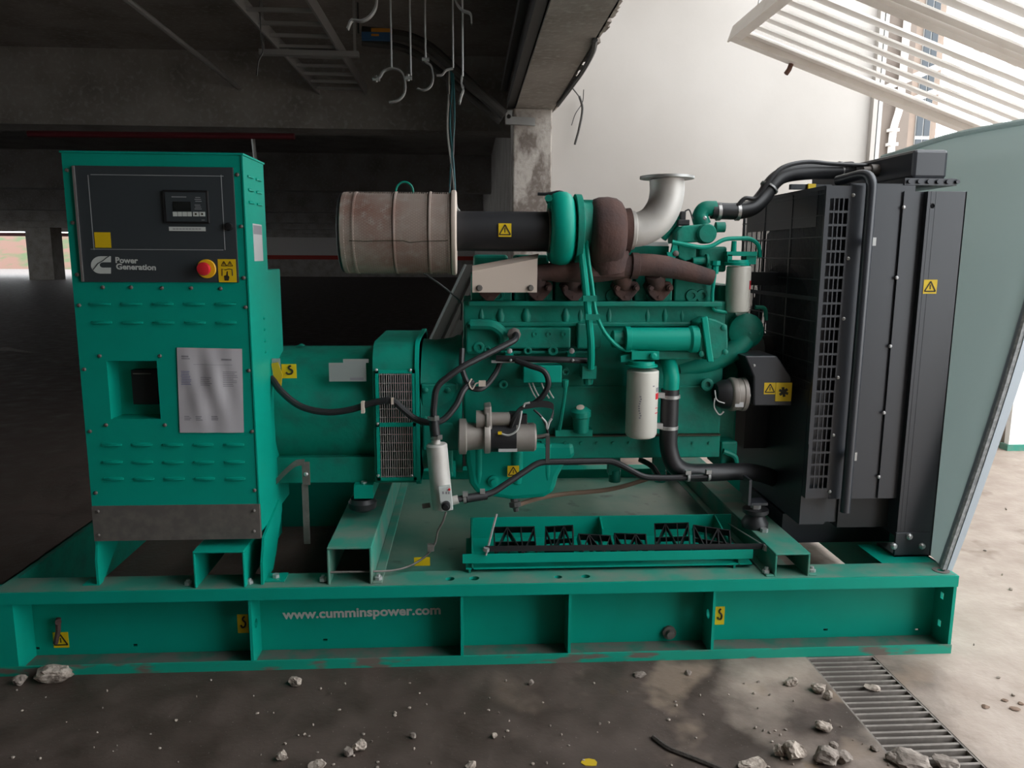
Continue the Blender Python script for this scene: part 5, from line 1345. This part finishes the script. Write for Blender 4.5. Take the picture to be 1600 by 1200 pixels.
for k in range(6):
    a = 2 * math.pi * k / 6; u = Vector((0, math.cos(a), math.sin(a))); v = Vector((0, -math.sin(a), math.cos(a))); c_ = Vector((1.25, cyf, czf))
    mb = MB(); P4 = [c_ + u*.06 - v*.03 + Vector((-.02, 0, 0)), c_ + u*.06 + v*.03 + Vector((.02, 0, 0)), c_ + u*.35 + v*.07 + Vector((.02, 0, 0)), c_ + u*.35 - v*.07 + Vector((-.025, 0, 0))]
    mb.add(P4 + [p + Vector((.006, 0, 0)) for p in P4], [(0, 1, 2, 3), (7, 6, 5, 4), (0, 4, 5, 1), (1, 5, 6, 2), (2, 6, 7, 3), (3, 7, 4, 0)]); mb.build('fan_blade', 'black_plastic', rad, smooth=False)
gz1 = at(1288, 292, X=X0).z
gg = MB()
for y in (RY, .50, .78, 1.04): gg.box(X0 - .004, X0 + .002, y - .006, y + .006, .75, gz1)
for z in (gz1, 1.30): gg.box(X0 - .004, X0 + .002, RY, 1.05, z - .01, z + .004)
gg.build('guard_frame', 'rad_black', rad, smooth=False)
gw = MB(); k = 0
y = RY + .01
while y < 1.04: gw.box(X0 - .0015, X0 + .001, y - .0012, y + .0012, .95, gz1); y += .0125
z = .98
while z < gz1: gw.box(X0 - .004, X0 - .0015, RY, 1.05, z - .0022, z + .0022); z += .0775
y2 = 1.05
x = X0
while x < 1.36: gw.box(x - .002, x + .002, y2 - .002, y2 + .002, .95, gz1); x += .022
z = .98
while z < gz1: gw.box(X0, 1.36, y2 - .004, y2, z - .002, z + .002); z += .0775
o = gw.build('guard_mesh', 'rad_black', rad, smooth=False); o['kind'] = 'stuff'
MB().box(X0 - .002, X0 + .004, .28, 1.0, gz1 - .14, gz1).build('guard_plate', 'rad_black', rad, smooth=False)
MB().pbox(1236, 288, 1300, 296, .45, .47).pbox(1263, 287, 1275, 295, .44, .45, 1).build('top_bracket', ['rad_black', 'yellow'], rad, smooth=False)
MB().box(1.20, 1.30, RY + .03, 1.06, .42, .95).build('lower_cowl', 'rad_black', rad, smooth=False)
MB().box(1.21, 1.40, RY + .055, RY + .06, .42, gz1 - .01).build('shroud_side', 'rad_black', rad, smooth=False)
# front engine mount on the cross member
mb = MB().lathe((at(1180, 806, Y=.30).x, .30, c2z), (0, 0, 1), [(0, .05), (.02, .052), (.05, .035), (.06, .05), (.075, .05), (.076, .016), (.10, .016)], 16)
mo = mb.build('engine_mount', 'rubber', gen)
MB().lathe((at(1180, 806, Y=.30).x, .30, c2z + .075), (0, 0, 1), [(0, .02), (.02, .02)], 6).build('mount_bolt', 'bolt', mo)
MB().lathe((at(1192, 810, Y=.26).x, .24, c2z), (0, 0, 1), [(0, .015), (.014, .015)], 6).build('mount_bolt', 'bolt', mo)
MB().pbox(1170, 750, 1174, 790, .27, .34).pbox(1174, 786, 1200, 790, .27, .34).build('mount_bracket', 'rad_black', mo, smooth=False)
MB().box(1.20, 1.66, .40, .9, HS - .02, .41).build('radiator_base', 'rad_black', rad, smooth=False)
# ---------------------------------------------------------------- rubble on the floor
def chunk(name, px, py, wpx, hpx, mt, seed, label, group=None, elong=1.0):
    rnd = random.Random(seed)
    p = at(px, py, Z=0); s = mpp(p.y, px, py)
    bm = bmesh.new(); bmesh.ops.create_icosphere(bm, subdivisions=3 if wpx > 18 else 2, radius=1)
    offs = [(Vector((rnd.gauss(0, 1), rnd.gauss(0, 1), rnd.gauss(0, 1))).normalized(), rnd.uniform(.55, .95)) for _ in range(9)]
    for v in bm.verts:
        n = v.co.normalized()
        for d, c in offs:                      # chip flat facets off the lump
            q = n.dot(d) * v.co.length
            if q > c: v.co -= d * (q - c)
        v.co *= 1 + rnd.uniform(-.11, .11)
        v.co.x *= wpx * s / 2; v.co.y *= wpx * s * .42; v.co.z *= hpx * s * .55
    zmin = min(v.co.z for v in bm.verts)
    for v in bm.verts: v.co.z = max(v.co.z - zmin * .75, -.002)
    me = bpy.data.meshes.new(name); bm.to_mesh(me); bm.free(); me.materials.append(M[mt])
    o = link(name, me); o.location = (p.x, p.y, 0); o.rotation_euler = (0, 0, rnd.uniform(-.5, .5))
    tag(o, label, 'rubble', group)
    return o
big = [(86, 1062, 56, 26, 'rubble', 'largest pale flat chunk of rubble by the skid foot'), (32, 1068, 24, 17, 'rubble_dark', 'grey brown rubble lump beside the largest flat chunk'),
       (461, 1070, 22, 14, 'rubble', 'pale rubble lump below the web address lettering'), (561, 1172, 24, 20, 'rubble', 'pale split rubble lump on the brown stained floor'),
       (545, 1180, 18, 16, 'rubble_dark', 'small dark rubble lump touching the pale split lump'), (441, 1187, 20, 18, 'rubble', 'rounded rubble lump alone on the brown floor'),
       (497, 1199, 30, 12, 'rubble', 'flat rubble lump in front of the rounded one'), (1286, 1141, 26, 18, 'rubble', 'pale angular rubble chunk left of the drain grating'),
       (1235, 1070, 22, 14, 'rubble', 'double rubble lump between skid and grating'), (1280, 1080, 26, 14, 'rubble', 'pale crumb heap at the grating edge'), (1293, 1092, 18, 16, 'rubble', 'upright pale crumb at the grating edge'),
       (1240, 1186, 40, 30, 'rubble', 'bright broken plaster piece in the rubble heap'), (1290, 1192, 42, 26, 'rubble_dark', 'brown rubble lump in the heap by the grating'), (1218, 1180, 22, 20, 'rubble', 'white plaster flake beside the rubble heap'),
       (1318, 1190, 30, 18, 'rubble_dark', 'brown crumbly lump just left of the grating'), (1175, 1199, 46, 12, 'rubble', 'low pale rubble pile left of the heap'),
       (1422, 1192, 60, 22, 'rubble_dark', 'crumbled mortar lump lying across the grating'), (1476, 1198, 40, 20, 'rubble_dark', 'second mortar lump lying on the grating'), (1396, 1189, 24, 14, 'rubble_dark', 'small mortar lump at the grating corner'),
       (1367, 1172, 14, 10, 'rubble_dark', 'small brown stone near the grating corner'), (1362, 1076, 24, 8, 'rubble', 'thin crumbs resting on the grating bars'), (1302, 1168, 14, 12, 'rubble_dark', 'round brown stone above the rubble heap'),
       (645, 1153, 12, 10, 'rubble_dark', 'grey stone on the brown floor middle'), (772, 1152, 12, 8, 'rubble', 'lone pale stone on the brown floor middle'), (736, 1198, 18, 12, 'rubble', 'pale stone near the yellow paint flakes'),
       (1000, 1057, 20, 8, 'rubble_dark', 'crumb cluster before the skid middle'), (1075, 1054, 12, 8, 'rubble_dark', 'dark crumb close to the skid foot'), (830, 1070, 10, 10, 'rubble_dark', 'upright brown crumb before the skid')]
for k, (x, y, w, h, mt, lab) in enumerate(big):
    o = chunk('rubble_chunk', x, y, w, h, mt, k + 1, lab)
    if y > 1060 and 1150 < x and lab.find('grating bars') > 0 or lab.find('across the grating') > 0 or lab.find('on the grating') > 0: o.location.z = -.003
rnd = random.Random(11)
for k in range(130):
    x = rnd.uniform(20, 1230) if k < 90 else rnd.uniform(1180, 1590); y = 1060 + 140 * rnd.random() ** .8
    if x > 1490: y = max(y - 350 * rnd.random(), 760)
    if 1262 + (y - 1033) * .83 - 8 < x < 1375 + (y - 1033) + 8: continue
    p = at(x, y, Z=0)
    if p.y > -.03 and p.x < 1.75: continue
    chunk('floor_crumb', x, y, rnd.uniform(2, 6.5), rnd.uniform(2, 5), rnd.choice(['rubble', 'rubble', 'rubble_dark']), 100 + k, 'tiny pale crumb of plaster strewn over the floor', 'plaster crumbs on the floor')
rnd = random.Random(21)
for k, (x, y, w) in enumerate(((1540, 1105, 14), (1585, 1108, 16), (1570, 1095, 10), (1595, 1100, 10))):
    chunk('dry_leaf', x, y, w, 3, 'tan_strap', 300 + k, 'brown dry leaf scrap on the pale floor', 'dry leaf scraps')
# low ridge of dirt on the floor
rd = MB(); pts = [at(x, y, Z=.004) for x, y in ((1020, 1152), (1045, 1170), (1080, 1184), (1120, 1200), (1150, 1215))]
rd.tube(spline(pts, 5), .008, 6); tag(rd.build('dirt_ridge', 'dirt'), 'dark ridge of dirt crossing the stained floor', 'dirt')
for x, y in ((922, 1192), ):
    q = MB(); c = at(x, y, Z=0); rnd = random.Random(4)
    q.prism([(c.x + .025 * math.cos(a) * rnd.uniform(.7, 1.2), c.y + .02 * math.sin(a) * rnd.uniform(.7, 1.2)) for a in [i * .8 for i in range(8)]], 'z', 0, .002)
    tag(q.build('paint_flake', 'yellow_old', smooth=False), 'yellow paint flake on the brown floor', 'paint flake')

# shallow puddles on the hall floor left of the cabinet
def smear(pix, lab, seed):
    rnd = random.Random(seed); top = [at(x, y - h * rnd.uniform(.6, 1.1), Z=.002) for x, y, h in pix]; bot = [at(x, y + h * rnd.uniform(.6, 1.1), Z=.002) for x, y, h in pix]
    q = MB(); q.prism([(p.x, p.y) for p in top + bot[::-1]], 'z', 0, .002); tag(q.build('puddle', 'wet', smooth=False), lab, 'puddle')
smear([(-10, 546, 1), (4, 546, 2.5), (14, 546, 3.5), (26, 548, 3), (38, 549, 2), (52, 551, 1)], 'long shallow puddle on the dark hall floor', 1)
smear([(92, 571, 1), (104, 570, 3), (114, 570, 4), (124, 568, 4.5), (140, 568, 2)], 'short shallow puddle on the hall floor beside the cabinet', 2)
